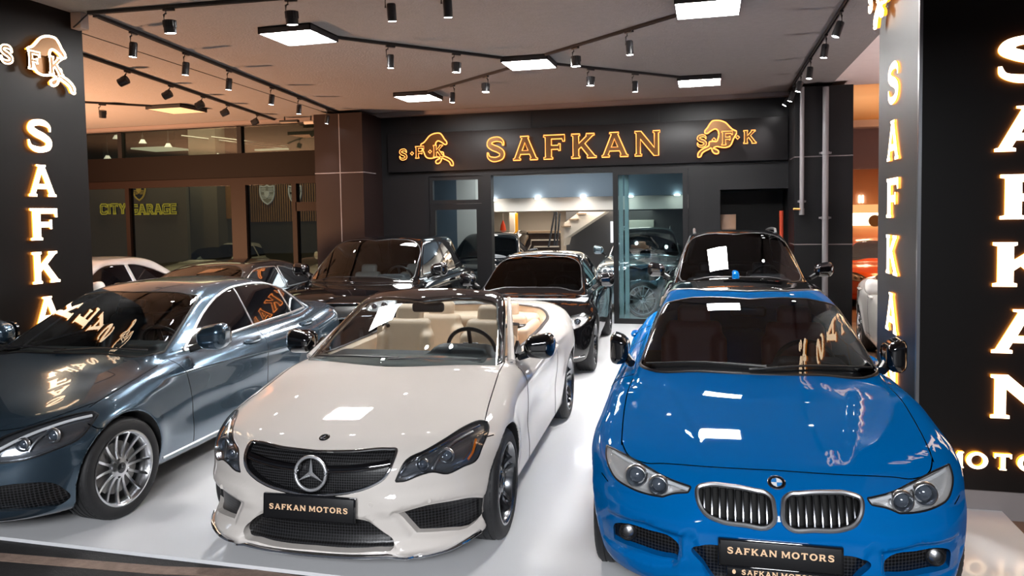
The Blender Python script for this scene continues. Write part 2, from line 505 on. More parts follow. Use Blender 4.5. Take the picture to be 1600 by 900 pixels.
# ---------------------------------------------------------------- lettering (engraved-style capitals, cap height 1)
def _stroke(P, w, n=6):
    """outline of a stroke of varying width along a smooth centreline"""
    C = np.array(crom([(*p, q) for p, q in zip(P, w)], n, closed=False))
    T = np.gradient(C[:, :2], axis=0); T /= np.linalg.norm(T, axis=1, keepdims=True)
    Nn = np.stack([-T[:, 1], T[:, 0]], 1)
    L = C[:, :2] + Nn * C[:, 2:] / 2; Rr = C[:, :2] - Nn * C[:, 2:] / 2
    return [tuple(p) for p in np.concatenate([L, Rr[::-1]])]
def _ell(cx, cy, a, b, n=28):
    return [(cx + a * math.cos(2 * math.pi * k / n), cy + b * math.sin(2 * math.pi * k / n)) for k in range(n)]
GL = {
 'A': (1.08, [[(0,0),(.32,0),(.32,.07),(.26,.09),(.32,.24),(.73,.24),(.79,.09),(.75,.07),(.75,0),(1.08,0),(1.08,.07),(1.02,.09),(.66,.93),(.70,.95),(.70,1),(.32,1),(.32,.95),(.40,.93),(.06,.09),(0,.07)], [(.39,.40),(.52,.74),(.66,.40)]]),
 'F': (.84, [[(0,0),(.36,0),(.36,.07),(.31,.09),(.31,.40),(.58,.40),(.60,.34),(.66,.34),(.66,.64),(.60,.64),(.58,.57),(.31,.57),(.31,.83),(.74,.83),(.77,.72),(.84,.72),(.84,1),(0,1),(0,.93),(.07,.91),(.07,.09),(0,.07)]]),
 'K': (1.05, [[(0,0),(.36,0),(.36,.07),(.31,.09),(.31,.36),(.41,.46),(.70,.09),(.66,.07),(.66,0),(1.05,0),(1.05,.07),(.98,.09),(.57,.60),(.90,.91),(.97,.93),(.97,1),(.62,1),(.62,.93),(.64,.91),(.31,.60),(.31,.91),(.36,.93),(.36,1),(0,1),(0,.93),(.07,.91),(.07,.09),(0,.07)]]),
 'N': (1.10, [[(0,0),(.30,0),(.30,.07),(.24,.09),(.24,.68),(.82,0),(1.02,0),(1.02,.91),(1.08,.93),(1.08,1),(.78,1),(.78,.93),(.84,.91),(.84,.32),(.27,1),(0,1),(0,.93),(.06,.91),(.06,.09),(0,.07)]]),
 'M': (1.22, [[(0,0),(.28,0),(.28,.07),(.23,.09),(.23,.66),(.54,.10),(.66,.10),(.96,.66),(.96,.09),(.91,.07),(.91,0),(1.22,0),(1.22,.07),(1.16,.09),(1.16,.91),(1.22,.93),(1.22,1),(.93,1),(.60,.38),(.27,1),(0,1),(0,.93),(.06,.91),(.06,.09),(0,.07)]]),
 'T': (.96, [[(.30,0),(.66,0),(.66,.07),(.60,.09),(.60,.83),(.83,.83),(.86,.72),(.93,.72),(.93,1),(.03,1),(.03,.72),(.10,.72),(.13,.83),(.36,.83),(.36,.09),(.30,.07)]]),
 'O': (1.10, [_ell(.55, .5, .55, .52), _ell(.55, .5, .30, .34)]),
 'R': (1.0, [[(0,0),(.35,0),(.35,.07),(.31,.09),(.31,.37),(.46,.37),(.70,0),(1.0,0),(1.0,.07),(.94,.08),(.71,.41),(.82,.50),(.86,.66),(.83,.84),(.74,.95),(.62,1),(0,1),(0,.93),(.07,.91),(.07,.09),(0,.07)], [(.31,.53),(.53,.53),(.61,.58),(.63,.68),(.60,.79),(.53,.84),(.31,.84)][::-1]]),
 'S': (.92, [_stroke([(.80,.66),(.78,.80),(.62,.91),(.40,.92),(.20,.84),(.16,.70),(.30,.59),(.58,.47),(.74,.34),(.72,.18),(.52,.08),(.30,.08),(.12,.18),(.08,.36)], [.05,.10,.18,.19,.20,.22,.24,.24,.22,.20,.18,.18,.11,.05])]),
 'C': (.95, [[(.95,.30),(.95,.16),(.80,0),(.15,0),(0,.16),(0,.84),(.15,1),(.80,1),(.95,.84),(.95,.70),(.74,.70),(.74,.80),(.22,.80),(.22,.20),(.74,.20),(.74,.30)]]),
 'G': (.95, [[(.95,.52),(.95,.0),(.15,0),(0,.16),(0,.84),(.15,1),(.95,1),(.95,.80),(.22,.80),(.22,.20),(.74,.20),(.74,.36),(.48,.36),(.48,.52)]]),
 'E': (.85, [[(0,0),(.85,0),(.85,.19),(.22,.19),(.22,.42),(.75,.42),(.75,.59),(.22,.59),(.22,.81),(.85,.81),(.85,1),(0,1)]]),
 'I': (.24, [[(0,0),(.24,0),(.24,1),(0,1)]]),
 'Y': (1.0, [[(.39,0),(.61,0),(.61,.40),(1.0,1),(.74,1),(.50,.60),(.26,1),(0,1),(.39,.40)]]),
}
def glyphs(text, gap=.16, space=.5, sx=1.0):
    """outlines of a word, centred on x, baseline 0, cap height 1"""
    x = 0; out = []
    for ch in text:
        if ch == ' ': x += space; continue
        w, ol = GL[ch]
        out.append([[(x + p[0] * sx, p[1]) for p in o] for o in ol]); x += w * sx + gap
    W = x - gap
    return [[[(p[0] - W / 2, p[1]) for p in o] for o in g] for g in out], W

def curve_mesh(outlines, depth, bevel=0.0):
    """fill closed 2D outlines (holes by even-odd) and extrude: returns V (x, y, z=thickness), F"""
    cu = bpy.data.curves.new('outline', 'CURVE'); cu.dimensions = '2D'; cu.fill_mode = 'BOTH' if depth else 'FRONT'
    cu.extrude = depth / 2
    for o in outlines:
        sp = cu.splines.new('POLY'); sp.points.add(len(o) - 1); sp.use_cyclic_u = True
        for i, p in enumerate(o): sp.points[i].co = (p[0], p[1], 0, 1)
    ob = bpy.data.objects.new('outline', cu); COL.objects.link(ob)
    me = bpy.data.meshes.new_from_object(ob)
    V = np.array([tuple(v.co) for v in me.vertices]); F = [list(p.vertices) for p in me.polygons]
    bpy.data.objects.remove(ob); bpy.data.curves.remove(cu); bpy.data.meshes.remove(me)
    return V, F

def frame(V, o, ex, ey, ez):
    """place 2D letter coordinates in space"""
    o, ex, ey, ez = (np.array(a, float) for a in (o, ex, ey, ez))
    return o + V[:, :1] * ex + V[:, 1:2] * ey + V[:, 2:3] * ez
# ---------------------------------------------------------------- car bodies as smooth solids
def car_solid(S):
    """signed function of a car body: lateral x, rearward y (0 = nose), up z"""
    hw, L = S['hw'], S['L']
    na, npw = S['ncv']; ta, tpw = S['tcv']
    g = S.get('gh')
    def f(P):
        x, v, z = P[:, 0], P[:, 1], P[:, 2]
        ax = np.sqrt(x * x + 1e-6)
        q = ax / hw
        W = hw - S['wsec'](z) - S['wplan'](v)
        if 'side_add' in S: W = W + S['side_add'](v, z)
        for (vw, zw, R) in S['wheels']:
            d = np.sqrt((v - vw) ** 2 + (z - zw) ** 2)
            W = W + S['flare'] * np.exp(-((d - R - .015) / .07) ** 2) * sstep(zw - .1, zw + .12, z)
            W = W + S['bulge'] * np.exp(-((v - vw) / .38) ** 2) * sstep(zw - .1, zw + .2, z) * sstep(.98, .8, z)
        fs = ax - W
        F = S['nose'](z) + na * q ** npw
        if 'nose_add' in S: F = F + S['nose_add'](x, z)
        ff = (F - v) * .95
        fr = v - (L - S['tail'](z) - ta * q ** tpw)
        T = S['top'](v) - S['crown'](v) * q ** S['crp']
        if 'top_add' in S: T = T + S['top_add'](ax, v)
        ft = (z - T) * .97
        fb = S['bot'](v) - z
        b = smax(fs, ff, S['r_ns'])
        b = smax(b, fr, S['r_ts'])
        rt = S['r_top'](v)
        h = np.maximum(rt - np.abs(b - ft), 0) / rt
        b = np.maximum(b, ft) + h * h * rt * .25
        b = smax(b, fb, .05)
        if 'cavity' in S: b = S['cavity'](b, x, v, z)
        if g:
            v0, z0, ct, cv = g['ws']; n = 1 / math.sqrt(1 + ct * ct)
            fw = (v0 + (z - z0) * ct + cv * x * x + g.get('wsb', 0) * (z - z0) ** 2 - v) * n
            v1, z1, c1, cv1 = g['rear']; n1 = 1 / math.sqrt(1 + c1 * c1)
            frr = (v - (v1 - (z - z1) * c1 - cv1 * x * x)) * n1
            w0, zs, tn = g['side']; n2 = 1 / math.sqrt(1 + tn * tn)
            fsd = (ax - (w0 - (z - zs) * tn - g.get('sb', 0) * (z - zs) ** 2 - g['splan'](v))) * n2
            fro = (z - (g['roof'](v) - g['rcrown'] * (ax / .6) ** 2)) * .98
            k = smax(fw, fsd, g['r_a']); k = smax(k, frr, g['r_c']); k = smax(k, fro, g['r_r'])
            if S.get('only_gh'): return np.maximum(k, .80 - z)
            k = np.maximum(k, .75 - z)
            b = smin(b, k, g['r_b'])
        for (vw, zw, R) in S['wheels']:
            d = np.sqrt((v - vw) ** 2 + (z - zw) ** 2) - R
            d = np.maximum(d, S['wellx'] - ax)
            b = smax(b, -d, .012)
        return b
    return f

def drop(f, P, d, n=70):
    """march points P along direction d until they meet the solid"""
    P = np.array(P, float); d = np.array(d, float); d /= np.linalg.norm(d)
    t = np.zeros(len(P))
    for _ in range(n):
        t += np.clip(f(P + t[:, None] * d), -.05, .3) * .7
    Q = P + t[:, None] * d
    g = grad(f, Q)
    return Q, g / np.maximum(np.linalg.norm(g, axis=1, keepdims=True), 1e-9)

# --- mid-size saloon, slate blue
SALOON = dict(L=4.686, hw=.905, ncv=(.40, 3.0), tcv=(.28, 3.2),
    nose=pch([.15, .22, .3, .42, .55, .65, .72, .8, .9], [.14, .05, .015, 0, .012, .04, .075, .16, .35]),
    tail=pch([.2, .4, .6, .85, 1.0, 1.1], [.12, .02, 0, .05, .06, .2]),
    wsec=pch([.12, .2, .3, .42, .62, .75, .86, .93, 1.0, 1.1], [.09, .05, .025, .012, 0, .004, .018, .04, .085, .2]),
    wplan=pch([0, .4, .9, 1.5, 3.4, 4.1, 4.69], [.06, .012, 0, 0, 0, .03, .12]),
    top=pch([0, .12, .3, .6, 1.0, 1.35, 1.7, 3.6, 4.2, 4.55, 4.69], [.69, .74, .805, .865, .92, .955, .96, .975, 1.02, 1.035, 1.0]),
    crown=pch([0, .3, .8, 1.3, 1.8, 3.8, 4.6], [.11, .12, .10, .07, .05, .06, .08]), crp=2.6,
    bot=pch([0, .5, 1.3, 3.3, 4.2, 4.69], [.17, .17, .2, .2, .22, .3]),
    wheels=[(.79, .335, .365), (3.63, .335, .365)], flare=.012, bulge=.012, wellx=.62,
    r_ns=.22, r_ts=.2, r_top=pch([0, .3, 1.2, 4.2, 4.7], [.10, .14, .12, .12, .10]),
    gh=dict(ws=(1.10, .94, 2.08, .42), wsb=.25, rear=(4.25, 1.02, 2.3, .25), side=(.765, .93, .42), sb=.12,
            splan=pch([1.0, 1.8, 2.6, 3.4, 4.3], [.05, .01, 0, .03, .15]),
            roof=pch([1.6, 2.0, 2.4, 2.75, 3.2, 3.7], [1.33, 1.40, 1.438, 1.442, 1.42, 1.34]), rcrown=.05,
            r_a=.06, r_c=.10, r_r=.09, r_b=.05))
def _side_s(v, z):       # dropping character line along the doors
    zc = .86 - .05 * (v - 1.0)
    return .010 * np.exp(-((z - zc) / .03) ** 2) * sstep(.9, 1.3, v) * sstep(4.4, 3.9, v) - .014 * np.exp(-((z - .52) / .10) ** 2) * sstep(1.2, 1.7, v) * sstep(3.2, 2.7, v)
SALOON['side_add'] = _side_s

# --- white open cabriolet (the greenhouse only lends its windscreen)
CABRIO = dict(L=4.698, hw=.893, ncv=(.42, 2.7), tcv=(.25, 3.0),
    nose=pch([.12, .16, .2, .27, .36, .5, .62, .72, .80, .9], [.05, .0, -.01, .005, .0, .0, .012, .05, .14, .32]),
    tail=pch([.2, .4, .6, .85, 1.0, 1.1], [.12, .02, 0, .05, .06, .2]),
    wsec=pch([.12, .2, .3, .42, .62, .75, .84, .92, 1.0, 1.1], [.05, .02, .012, .008, 0, .004, .018, .05, .11, .24]),
    wplan=pch([0, .4, .9, 1.5, 3.4, 4.1, 4.69], [.05, .01, 0, 0, 0, .03, .13]),
    top=pch([0, .1, .3, .6, 1.0, 1.3, 1.55, 1.8, 2.6, 3.3, 3.9, 4.5, 4.69], [.68, .725, .785, .855, .925, .97, .975, .965, .967, 1.02, 1.06, 1.04, 1.0]),
    crown=pch([0, .3, .8, 1.3, 1.8, 3.0, 3.6, 4.6], [.09, .11, .10, .06, .05, .04, .05, .08]), crp=2.6,
    bot=pch([0, .3, .55, 1.3, 3.3, 4.2, 4.69], [.15, .15, .17, .19, .19, .22, .3]),
    wheels=[(.80, .33, .362), (3.56, .33, .362)], flare=.012, bulge=.018, wellx=.60,
    r_ns=.20, r_ts=.2, r_top=pch([0, .3, 1.2, 4.2, 4.7], [.09, .13, .12, .14, .10]),
    gh=dict(ws=(1.12, .935, 2.0, .45), wsb=.25, rear=(4.0, 1.02, 2.3, .25), side=(.755, .93, .40), sb=.1,
            splan=pch([1.0, 1.8, 2.6, 3.4, 4.3], [.04, .01, 0, .03, .15]),
            roof=pch([1.6, 2.0, 2.4, 2.75, 3.2, 3.7], [1.32, 1.375, 1.395, 1.39, 1.37, 1.28]), rcrown=.05,
            r_a=.05, r_c=.10, r_r=.08, r_b=.04))
def _side_c(v, z):
    zc = .80 + .035 * (v - 1.5)
    a = .014 * np.exp(-((z - zc) / .03) ** 2) * sstep(1.3, 1.9, v) * sstep(3.6, 3.0, v)
    hip = .035 * np.exp(-((v - 3.6) / .5) ** 2) * np.exp(-((z - .80) / .16) ** 2)
    return a + hip - .02 * np.exp(-((z - .50) / .12) ** 2) * sstep(1.3, 1.8, v) * sstep(3.1, 2.6, v)
CABRIO['side_add'] = _side_c
_CI = [(.43, .405), (.60, .438), (.74, .436), (.83, .415), (.875, .36), (.87, .28), (.82, .225), (.66, .238), (.52, .258)]
def _nose_c(x, z):       # bumper: set-back pockets round the side intakes and a wedge lip either side of the mouth
    a = np.abs(x)
    d = sdf_poly(a, z, _CI)
    r = .022 * sstep(.012, -.02, d)
    r = r - .018 * sstep(.52, .46, z) * sstep(.30, .44, a) * sstep(.36, .42, z)
    r = r - .022 * sstep(.25, .19, z) * sstep(.40, .50, a)
    return r + .020 * sstep(.03, -.01, a - .30 - (.37 - z) * .9) * sstep(.39, .35, z) * sstep(.19, .22, z)
CABRIO['nose_add'] = _nose_c

# --- blue saloon
BLUE = dict(L=4.624, hw=.905, ncv=(.36, 2.9), tcv=(.28, 3.2),
    nose=pch([.15, .2, .28, .4, .52, .6, .68, .74, .82, .92], [.12, .05, .015, .0, .015, .04, .065, .11, .2, .4]),
    tail=pch([.2, .4, .6, .85, 1.0, 1.1], [.12, .02, 0, .05, .06, .2]),
    wsec=pch([.12, .2, .3, .42, .62, .75, .84, .91, 1.0, 1.1], [.09, .05, .025, .012, 0, .003, .015, .035, .09, .2]),
    wplan=pch([0, .4, .9, 1.5, 3.4, 4.1, 4.69], [.05, .01, 0, 0, 0, .03, .12]),
    top=pch([0, .08, .2, .5, .9, 1.25, 1.6, 3.6, 4.2, 4.5, 4.63], [.64, .69, .745, .83, .90, .95, .955, .98, 1.03, 1.04, 1.0]),
    crown=pch([0, .3, .8, 1.3, 1.8, 3.8, 4.6], [.08, .09, .075, .055, .05, .06, .08]), crp=2.6,
    bot=pch([0, .5, 1.3, 3.3, 4.2, 4.63], [.17, .17, .2, .2, .22, .3]),
    wheels=[(.776, .33, .36), (3.586, .33, .36)], flare=.014, bulge=.012, wellx=.62,
    r_ns=.20, r_ts=.2, r_top=pch([0, .3, 1.2, 4.2, 4.7], [.09, .12, .10, .12, .10]),
    gh=dict(ws=(1.06, .95, 2.0, .42), wsb=.25, rear=(4.1, 1.02, 2.1, .25), side=(.76, .93, .40), sb=.12,
            splan=pch([1.0, 1.8, 2.6, 3.4, 4.3], [.04, .01, 0, .03, .14]),
            roof=pch([1.5, 1.9, 2.3, 2.65, 3.1, 3.6], [1.32, 1.385, 1.425, 1.43, 1.41, 1.33]), rcrown=.045,
            r_a=.05, r_c=.10, r_r=.08, r_b=.04))
def _top_b(ax, v):       # two sharp lines on the bonnet running out to the grille
    xc = .30 + .22 * (v - .2)
    return .012 * sstep(-.03, .05, ax - xc) * sstep(.2, .5, v) * sstep(1.3, 1.0, v)
BLUE['top_add'] = _top_b
def _side_b(v, z):
    return .012 * np.exp(-((z - .845) / .022) ** 2) * sstep(1.0, 1.5, v) - .016 * np.exp(-((z - .50) / .10) ** 2) * sstep(1.2, 1.7, v) * sstep(3.2, 2.7, v)
BLUE['side_add'] = _side_b
_BI = [(.425, .462), (.60, .484), (.80, .468), (.86, .40), (.84, .285), (.62, .295), (.47, .305), (.43, .36)]
def _nose_b(x, z):       # bumper: ledge under the lamps, set-back corners round the side intakes, raised centre frame
    a = np.abs(x)
    d = sdf_poly(a, z, _BI)
    r = .034 * sstep(.012, -.022, d)
    r = r - .022 * sstep(.60, .52, z) * sstep(.28, .46, a) * sstep(.20, .34, z)
    r = r + .014 * sstep(-.012, .02, a - (.36 + (z - .44) * .35)) * sstep(.50, .44, z) * sstep(.44, .40, a)
    return r - .020 * sstep(.30, .22, z)
BLUE['nose_add'] = _nose_b
# ---------------------------------------------------------------- shared car materials
M = {}
M['rubber'] = mat('tyre_rubber', (.012, .012, .013), .62, noise=(30, .3))
M['trim'] = mat('black_trim', (.008, .008, .009), .35)
M['gloss'] = mat('gloss_black', (.004, .004, .005), .06, coat=1.0)
M['dark'] = mat('dark_cavity', (.004, .004, .004), .8)
M['chrome'] = mat('chrome', (.82, .83, .85), .08, 1.0)
M['satin'] = mat('satin_metal', (.62, .63, .65), .28, 1.0)
M['alloy'] = mat('alloy_silver', (.70, .71, .73), .22, 1.0)
M['alloy_dark'] = mat('alloy_dark', (.07, .072, .078), .22, .9, coat=.5)
M['disc'] = mat('brake_disc', (.32, .31, .30), .38, 1.0)
M['tint'] = glass('tinted_glass', (.10, .11, .12), 1.5)
M['screen'] = glass('windscreen_glass', (.46, .52, .54), 1.1)
M['screen_dark'] = glass('windscreen_dark', (.24, .26, .28), 1.0)
M['clear'] = glass('lamp_glass', (.86, .88, .90), 1.3)
M['privacy'] = mat('privacy_glass', (.003, .003, .004), .03, coat=1.0, spec=.9)
M['mesh'] = holes('honeycomb_grille', (.022, .022, .024), 62, (0, 2))
M['mesh_small'] = holes('fine_grille', (.03, .03, .032), 75, (0, 2))
M['seam'] = mat('panel_gap', (.003, .003, .003), .7)
M['lamp_dark'] = mat('lamp_housing', (.30, .31, .33), .16, .85)
M['lamp_silver'] = mat('lamp_reflector', (.72, .70, .68), .32, .35)
M['amber'] = mat('amber_lens', (.55, .13, .01), .2, coat=1.0)
M['beige'] = mat('beige_leather', (.62, .45, .31), .45, noise=(18, .06), bump=(160, .08))
M['grey_leather'] = mat('grey_leather', (.33, .31, .29), .5, bump=(160, .08))
M['black_leather'] = mat('black_leather', (.018, .018, .02), .45, bump=(160, .08))
M['red_leather'] = mat('red_leather', (.26, .035, .018), .45, bump=(160, .08))
M['dash'] = mat('dashboard', (.03, .034, .038), .5, bump=(220, .1))
M['gold'] = mat('gold_letter', (1.0, .66, .40), .4, .1)
M['white_mark'] = mat('white_mark', (.8, .8, .8), .4)
M['blue_mark'] = mat('blue_mark', (.02, .22, .6), .3)

# ---------------------------------------------------------------- wheels
def wheel(name, parent, c, R, rr, w, side, style, rim_mat, steer=0.0, cap='disc'):
    """wheel standing at c (hub centre); outer face towards side*x"""
    e = empty(name, c, steer, parent)
    s = side
    t = MB()
    h = w / 2
    prof = [(-h * .86, rr - .004), (-h * .99, rr + .012), (-h * 1.02, rr + (R - rr) * .55), (-h * .93, R - .014), (-h * .80, R - .002),
            (-h * .3, R), (h * .3, R), (h * .80, R - .002), (h * .93, R - .014), (h * 1.02, rr + (R - rr) * .55), (h * .99, rr + .012), (h * .86, rr - .004)]
    t.lathe(prof, 0, n=72)
    for q in (-.52, -.18, .18, .52):                       # tread grooves read as dark ribs
        t.lathe([(h * q - .004, R - .001), (h * q - .004, R + .0035), (h * q - .055 * h - .022, R + .0035), (h * q - .055 * h - .022, R - .001)], 0, n=72)
    for k in range(46):                                    # shoulder blocks
        a = 2 * math.pi * k / 46
        for q in (-1, 1):
            y0 = R - .016
            V = []
            for (hx, rad) in ((q * h * .97, R - .022), (q * h * .70, R + .0015)):
                for da in (-.038, .038):
                    V.append((hx, math.cos(a + da) * rad, math.sin(a + da) * rad))
            for (hx, rad) in ((q * h * .97, R - .035), (q * h * .70, R - .012)):
                for da in (-.038, .038):
                    V.append((hx, math.cos(a + da) * rad, math.sin(a + da) * rad))
            t.add(V, [(0, 1, 3, 2), (0, 2, 6, 4), (1, 5, 7, 3), (0, 4, 5, 1), (2, 3, 7, 6)])
    t.build('tyre', M['rubber'], e, auto=math.radians(50))
    o = s * h                                               # outer plane
    b = MB()
    rim = [(o * .86, rr - .001), (o * .99, rr + .006), (o * 1.0, rr - .004), (o * .93, rr - .012), (o * .80, rr - .02), (o * .2, rr - .035), (-o * .7, rr - .03), (-o * .86, rr - .004)]
    b.lathe(rim, 0, n=72)
    def spoke(a0, w0, a1, w1, r0, r1, x0, x1, d=.018, mid=None):
        """flat-topped bar from radius r0 (angle a0) to r1 (angle a1)"""
        V = []
        n = 5
        for k in range(n):
            q = k / (n - 1); r = r0 + (r1 - r0) * q; a = a0 + (a1 - a0) * q; ww = w0 + (w1 - w0) * q
            x = x0 + (x1 - x0) * q ** 1.6 + (0 if mid is None else mid * math.sin(math.pi * q))
            ca, sa = math.cos(a), math.sin(a)
            for (dx, dw) in ((0, .36), (0, -.36), (-s * d * .45, -.5), (-s * d, -.46), (-s * d, .46), (-s * d * .45, .5)):
                V.append((x + dx, r * ca - dw * ww * sa, r * sa + dw * ww * ca))
        F = []
        for k in range(n - 1):
            for j in range(6):
                l = (j + 1) % 6
                F.append((k * 6 + j, k * 6 + l, k * 6 + 6 + l, k * 6 + 6 + j))
        F += [tuple(range(6)), tuple((n - 1) * 6 + j for j in range(6))[::-1]]
        b.add(V, F)
    if style == 'multi':
        for k in range(7):
            a = 2 * math.pi * k / 7 + .2
            for q in (-1, 1):
                spoke(a + q * .20, .024, a + q * .224, .021, .055, rr - .012, o * .72, o * .93, .022, -s * .012)
    elif style == 'twin':
        for k in range(5):
            a = 2 * math.pi * k / 5 + .3
            for q in (-1, 1):
                spoke(a + q * .16, .045, a + q * .12, .024, .05, rr - .012, o * .68, o * .90, .03, -s * .018)
    elif style == 'fan':
        for k in range(15):
            a = 2 * math.pi * k / 15
            spoke(a, .024, a + .02, .026, .06, rr - .012, o * .7, o * .9, .02)
    else:                                                   # five broad v-spokes
        for k in range(5):
            a = 2 * math.pi * k / 5
            for q in (-1, 1):
                spoke(a + q * .05, .05, a + q * .24, .034, .05, rr - .012, o * .66, o * .9, .03, -s * .01)
    b.lathe([(o * .74, .0), (o * .74, .052), (o * .66, .072), (o * .45, .078)], 0, n=36)
    b.build('rim', rim_mat, e, auto=math.radians(40))
    d = MB(); d.lathe([(o * .30, .07), (o * .34, .072), (o * .34, rr - .07), (o * .18, rr - .07), (o * .18, .06)], 0, n=48)
    d.build('brake_disc', M['disc'], e, auto=math.radians(40))
    bk = MB(); bk.lathe([(o * .05, .0), (o * .05, rr - .02)], 0, n=36); bk.build('wheel_back', M['dark'], e)
    hc = MB(); hc.lathe([(o * .745, .0), (o * .775, .0), (o * .775, .030), (o * .745, .036)], 0, n=32)
    if cap == 'star':
        star(hc, o * .775, .026, s, mi=1)
    for k in range(5):
        a = 2 * math.pi * k / 5 + .6
        hc.lathe([(o * .73, 0), (o * .73, .010), (o * .69, .0115)], 0, (0, .058 * math.cos(a), .058 * math.sin(a)), 10, 2)
    hc.build('hub_cap', [M['alloy_dark'] if cap == 'star' else rim_mat, M['chrome'], M['trim']], e, auto=math.radians(40))
    return e

def star(mb, x, r, s, mi=0, thick=.004):
    """three-pointed star in the y-z plane at x (outward s)"""
    c = (x + s * thick, 0, 0)
    for k in range(3):
        a = math.pi / 2 + 2 * math.pi * k / 3
        tip = (x, r * math.cos(a), r * math.sin(a))
        l = (x, r * .16 * math.cos(a + math.pi / 3), r * .16 * math.sin(a + math.pi / 3))
        q = (x, r * .16 * math.cos(a - math.pi / 3), r * .16 * math.sin(a - math.pi / 3))
        mb.add([c, tip, l, q], [(0, 1, 2), (0, 3, 1), (1, 3, 2)], mi)
# ---------------------------------------------------------------- assembling a car
def vol(f, lo, hi, h):
    return surfnet(f, lo, hi, h)

def rbox(c, b, r, k=None):
    """rounded box field; k optionally warps the query points"""
    c = np.array(c, float); b = np.array(b, float)
    def f(P):
        q = P - c
        if k is not None: q = k(q.copy())
        q = np.abs(q) - (b - r)
        return np.linalg.norm(np.maximum(q, 0), axis=1) + np.minimum(q.max(1), 0) - r
    return f

def union(r, *fs):
    def f(P):
        v = fs[0](P)
        for g in fs[1:]: v = smin(v, g(P), r)
        return v
    return f

class Car:
    def __init__(s, name, S, x0, y0, yaw, label, cat, h=.024, group=None):
        s.S = S; s.L = S['L']; s.f = car_solid(S)
        t = math.radians(yaw)
        s.mid = np.array([0, s.L / 2, 0])
        s.root = empty(name, (x0 + s.L / 2 * math.sin(t), y0 + s.L / 2 * math.cos(t), 0), -t)
        tag(s.root, label, cat, group)
        s.h = h
        hw = S['hw']
        s.body = surfnet(s.f, (-hw - .06, -.12, .06), (hw + .06, s.L + .06, S.get('H', 1.5)), h)
        s.seams = MB(); s.seamN = []
        s.walls = MB()
    # --- surface cutting
    def carve(s, phi, fine=2, mesh=None):
        m = s.body if mesh is None else mesh
        hh = s.h * 1.1
        for k in range(fine):
            c = m[0][m[2]].mean(1)
            m = refine(m, np.abs(phi(c)) < hh, s.f); hh *= .55
        a, b = cut(m, phi)
        if mesh is None: s.body = b
        return a, b
    def front(s, poly, vmax, fine=2, vmin=-1):
        """carve a patch seen from the front: polygon in (|x|, z)"""
        return s.carve(lambda P: np.maximum(np.maximum(sdf_poly(np.abs(P[:, 0]), P[:, 2], poly), P[:, 1] - vmax), vmin - P[:, 1]), fine)[0]
    def screen(s, poly, fine=2, depth=.03):
        """carve the windscreen: front outline, kept to the skin of the windscreen surface"""
        v0, z0, ct, cv = s.S['gh']['ws']; n = 1 / math.sqrt(1 + ct * ct); wb = s.S['gh'].get('wsb', 0)
        fr = lambda P: (v0 + (P[:, 2] - z0) * ct + cv * P[:, 0] ** 2 + wb * (P[:, 2] - z0) ** 2 - P[:, 1]) * n
        return s.carve(lambda P: np.maximum(np.maximum(sdf_poly(np.abs(P[:, 0]), P[:, 2], poly), -fr(P) - depth), .9 - P[:, 1]), fine)[0]
    def side(s, poly, fine=2, xmin=.35):
        return s.carve(lambda P: np.maximum(sdf_poly(P[:, 1], P[:, 2], poly), xmin - np.abs(P[:, 0])), fine)[0]
    def top(s, poly, zmin, fine=2):
        return s.carve(lambda P: np.maximum(sdf_poly(np.abs(P[:, 0]), P[:, 1], poly), zmin - P[:, 2]), fine)[0]
    def oblique(s, poly, a, vmax, fine=2):
        """carve seen from a corner: first polygon coordinate is |x| cos a + y sin a"""
        ca, sa = math.cos(a), math.sin(a)
        return s.carve(lambda P: np.maximum(sdf_poly(np.abs(P[:, 0]) * ca + P[:, 1] * sa, P[:, 2], poly), P[:, 1] - vmax), fine)[0]
    # --- output
    def mk(s, name, mesh, m, parent=None, off=0.0):
        V, N, F = mesh
        return mk(name, V + N * off - s.mid, F, m, parent or s.root, N)
    def halves(s, mesh):
        V, N, F = mesh
        c = V[F].mean(1)[:, 0] > 0
        return compact(V, N, F[c]), compact(V, N, F[~c])
    def put(s, mb, name, m, parent=None, auto=math.radians(40)):
        mb.V = [v - s.mid for v in mb.V]
        return mb.build(name, m, parent or s.root, auto=auto)
    def vput(s, f, lo, hi, h, name, m, parent=None):
        V, N, F = surfnet(f, lo, hi, h)
        return mk(name, V - s.mid, F, m, parent or s.root, N)
    def edge(s, mb, mesh, r, keep=None, off=0.0, mi=0, flat=.7, n=6, smooth=5):
        for P, Q, cl in loops_of(mesh, keep, smooth):
            mb.tube(P + Q * off, r, cl, n, mi, Q, flat)
    def inset(s, mesh, vec, walls=None, mi=0):
        """push a patch in by vec; its rim walls go into walls"""
        V, N, F = mesh; vec = np.array(vec, float)
        if walls is not None:
            for P, Q, cl in loops_of(mesh, None, 1):
                n = len(P); W = np.concatenate([P, P + vec])
                walls.add(W, [(i, (i + 1) % n, n + (i + 1) % n, n + i) for i in range(n if cl else n - 1)], mi)
        return V + vec, N, F
    def line(s, pts, view, r=.0035, off=-.0005, mirror=True, n=6, dense=14, start=3.0):
        """shut line: polyline given in a view, dropped on to the body"""
        pts = crom(pts, dense, closed=False)
        P = []
        for a, b in pts:
            if view == 'side': P.append((start, a, b))
            elif view == 'front': P.append((a, -1.5, b))
            else: P.append((a, b, 3.0))
        d = {'side': (-1, 0, 0), 'front': (0, 1, 0), 'top': (0, 0, -1)}[view]
        Q, N = drop(s.f, P, d)
        ok = np.abs(s.f(Q)) < .02
        Q, N = Q[ok], N[ok]
        if len(Q) < 3: return
        for sg in ((1, -1) if mirror else (1,)):
            m = np.array([sg, 1, 1])
            s.seams.tube((Q + N * off) * m, r, False, n, 0, N * m, .8); s.seamN.append(np.repeat(N * m, n, 0))
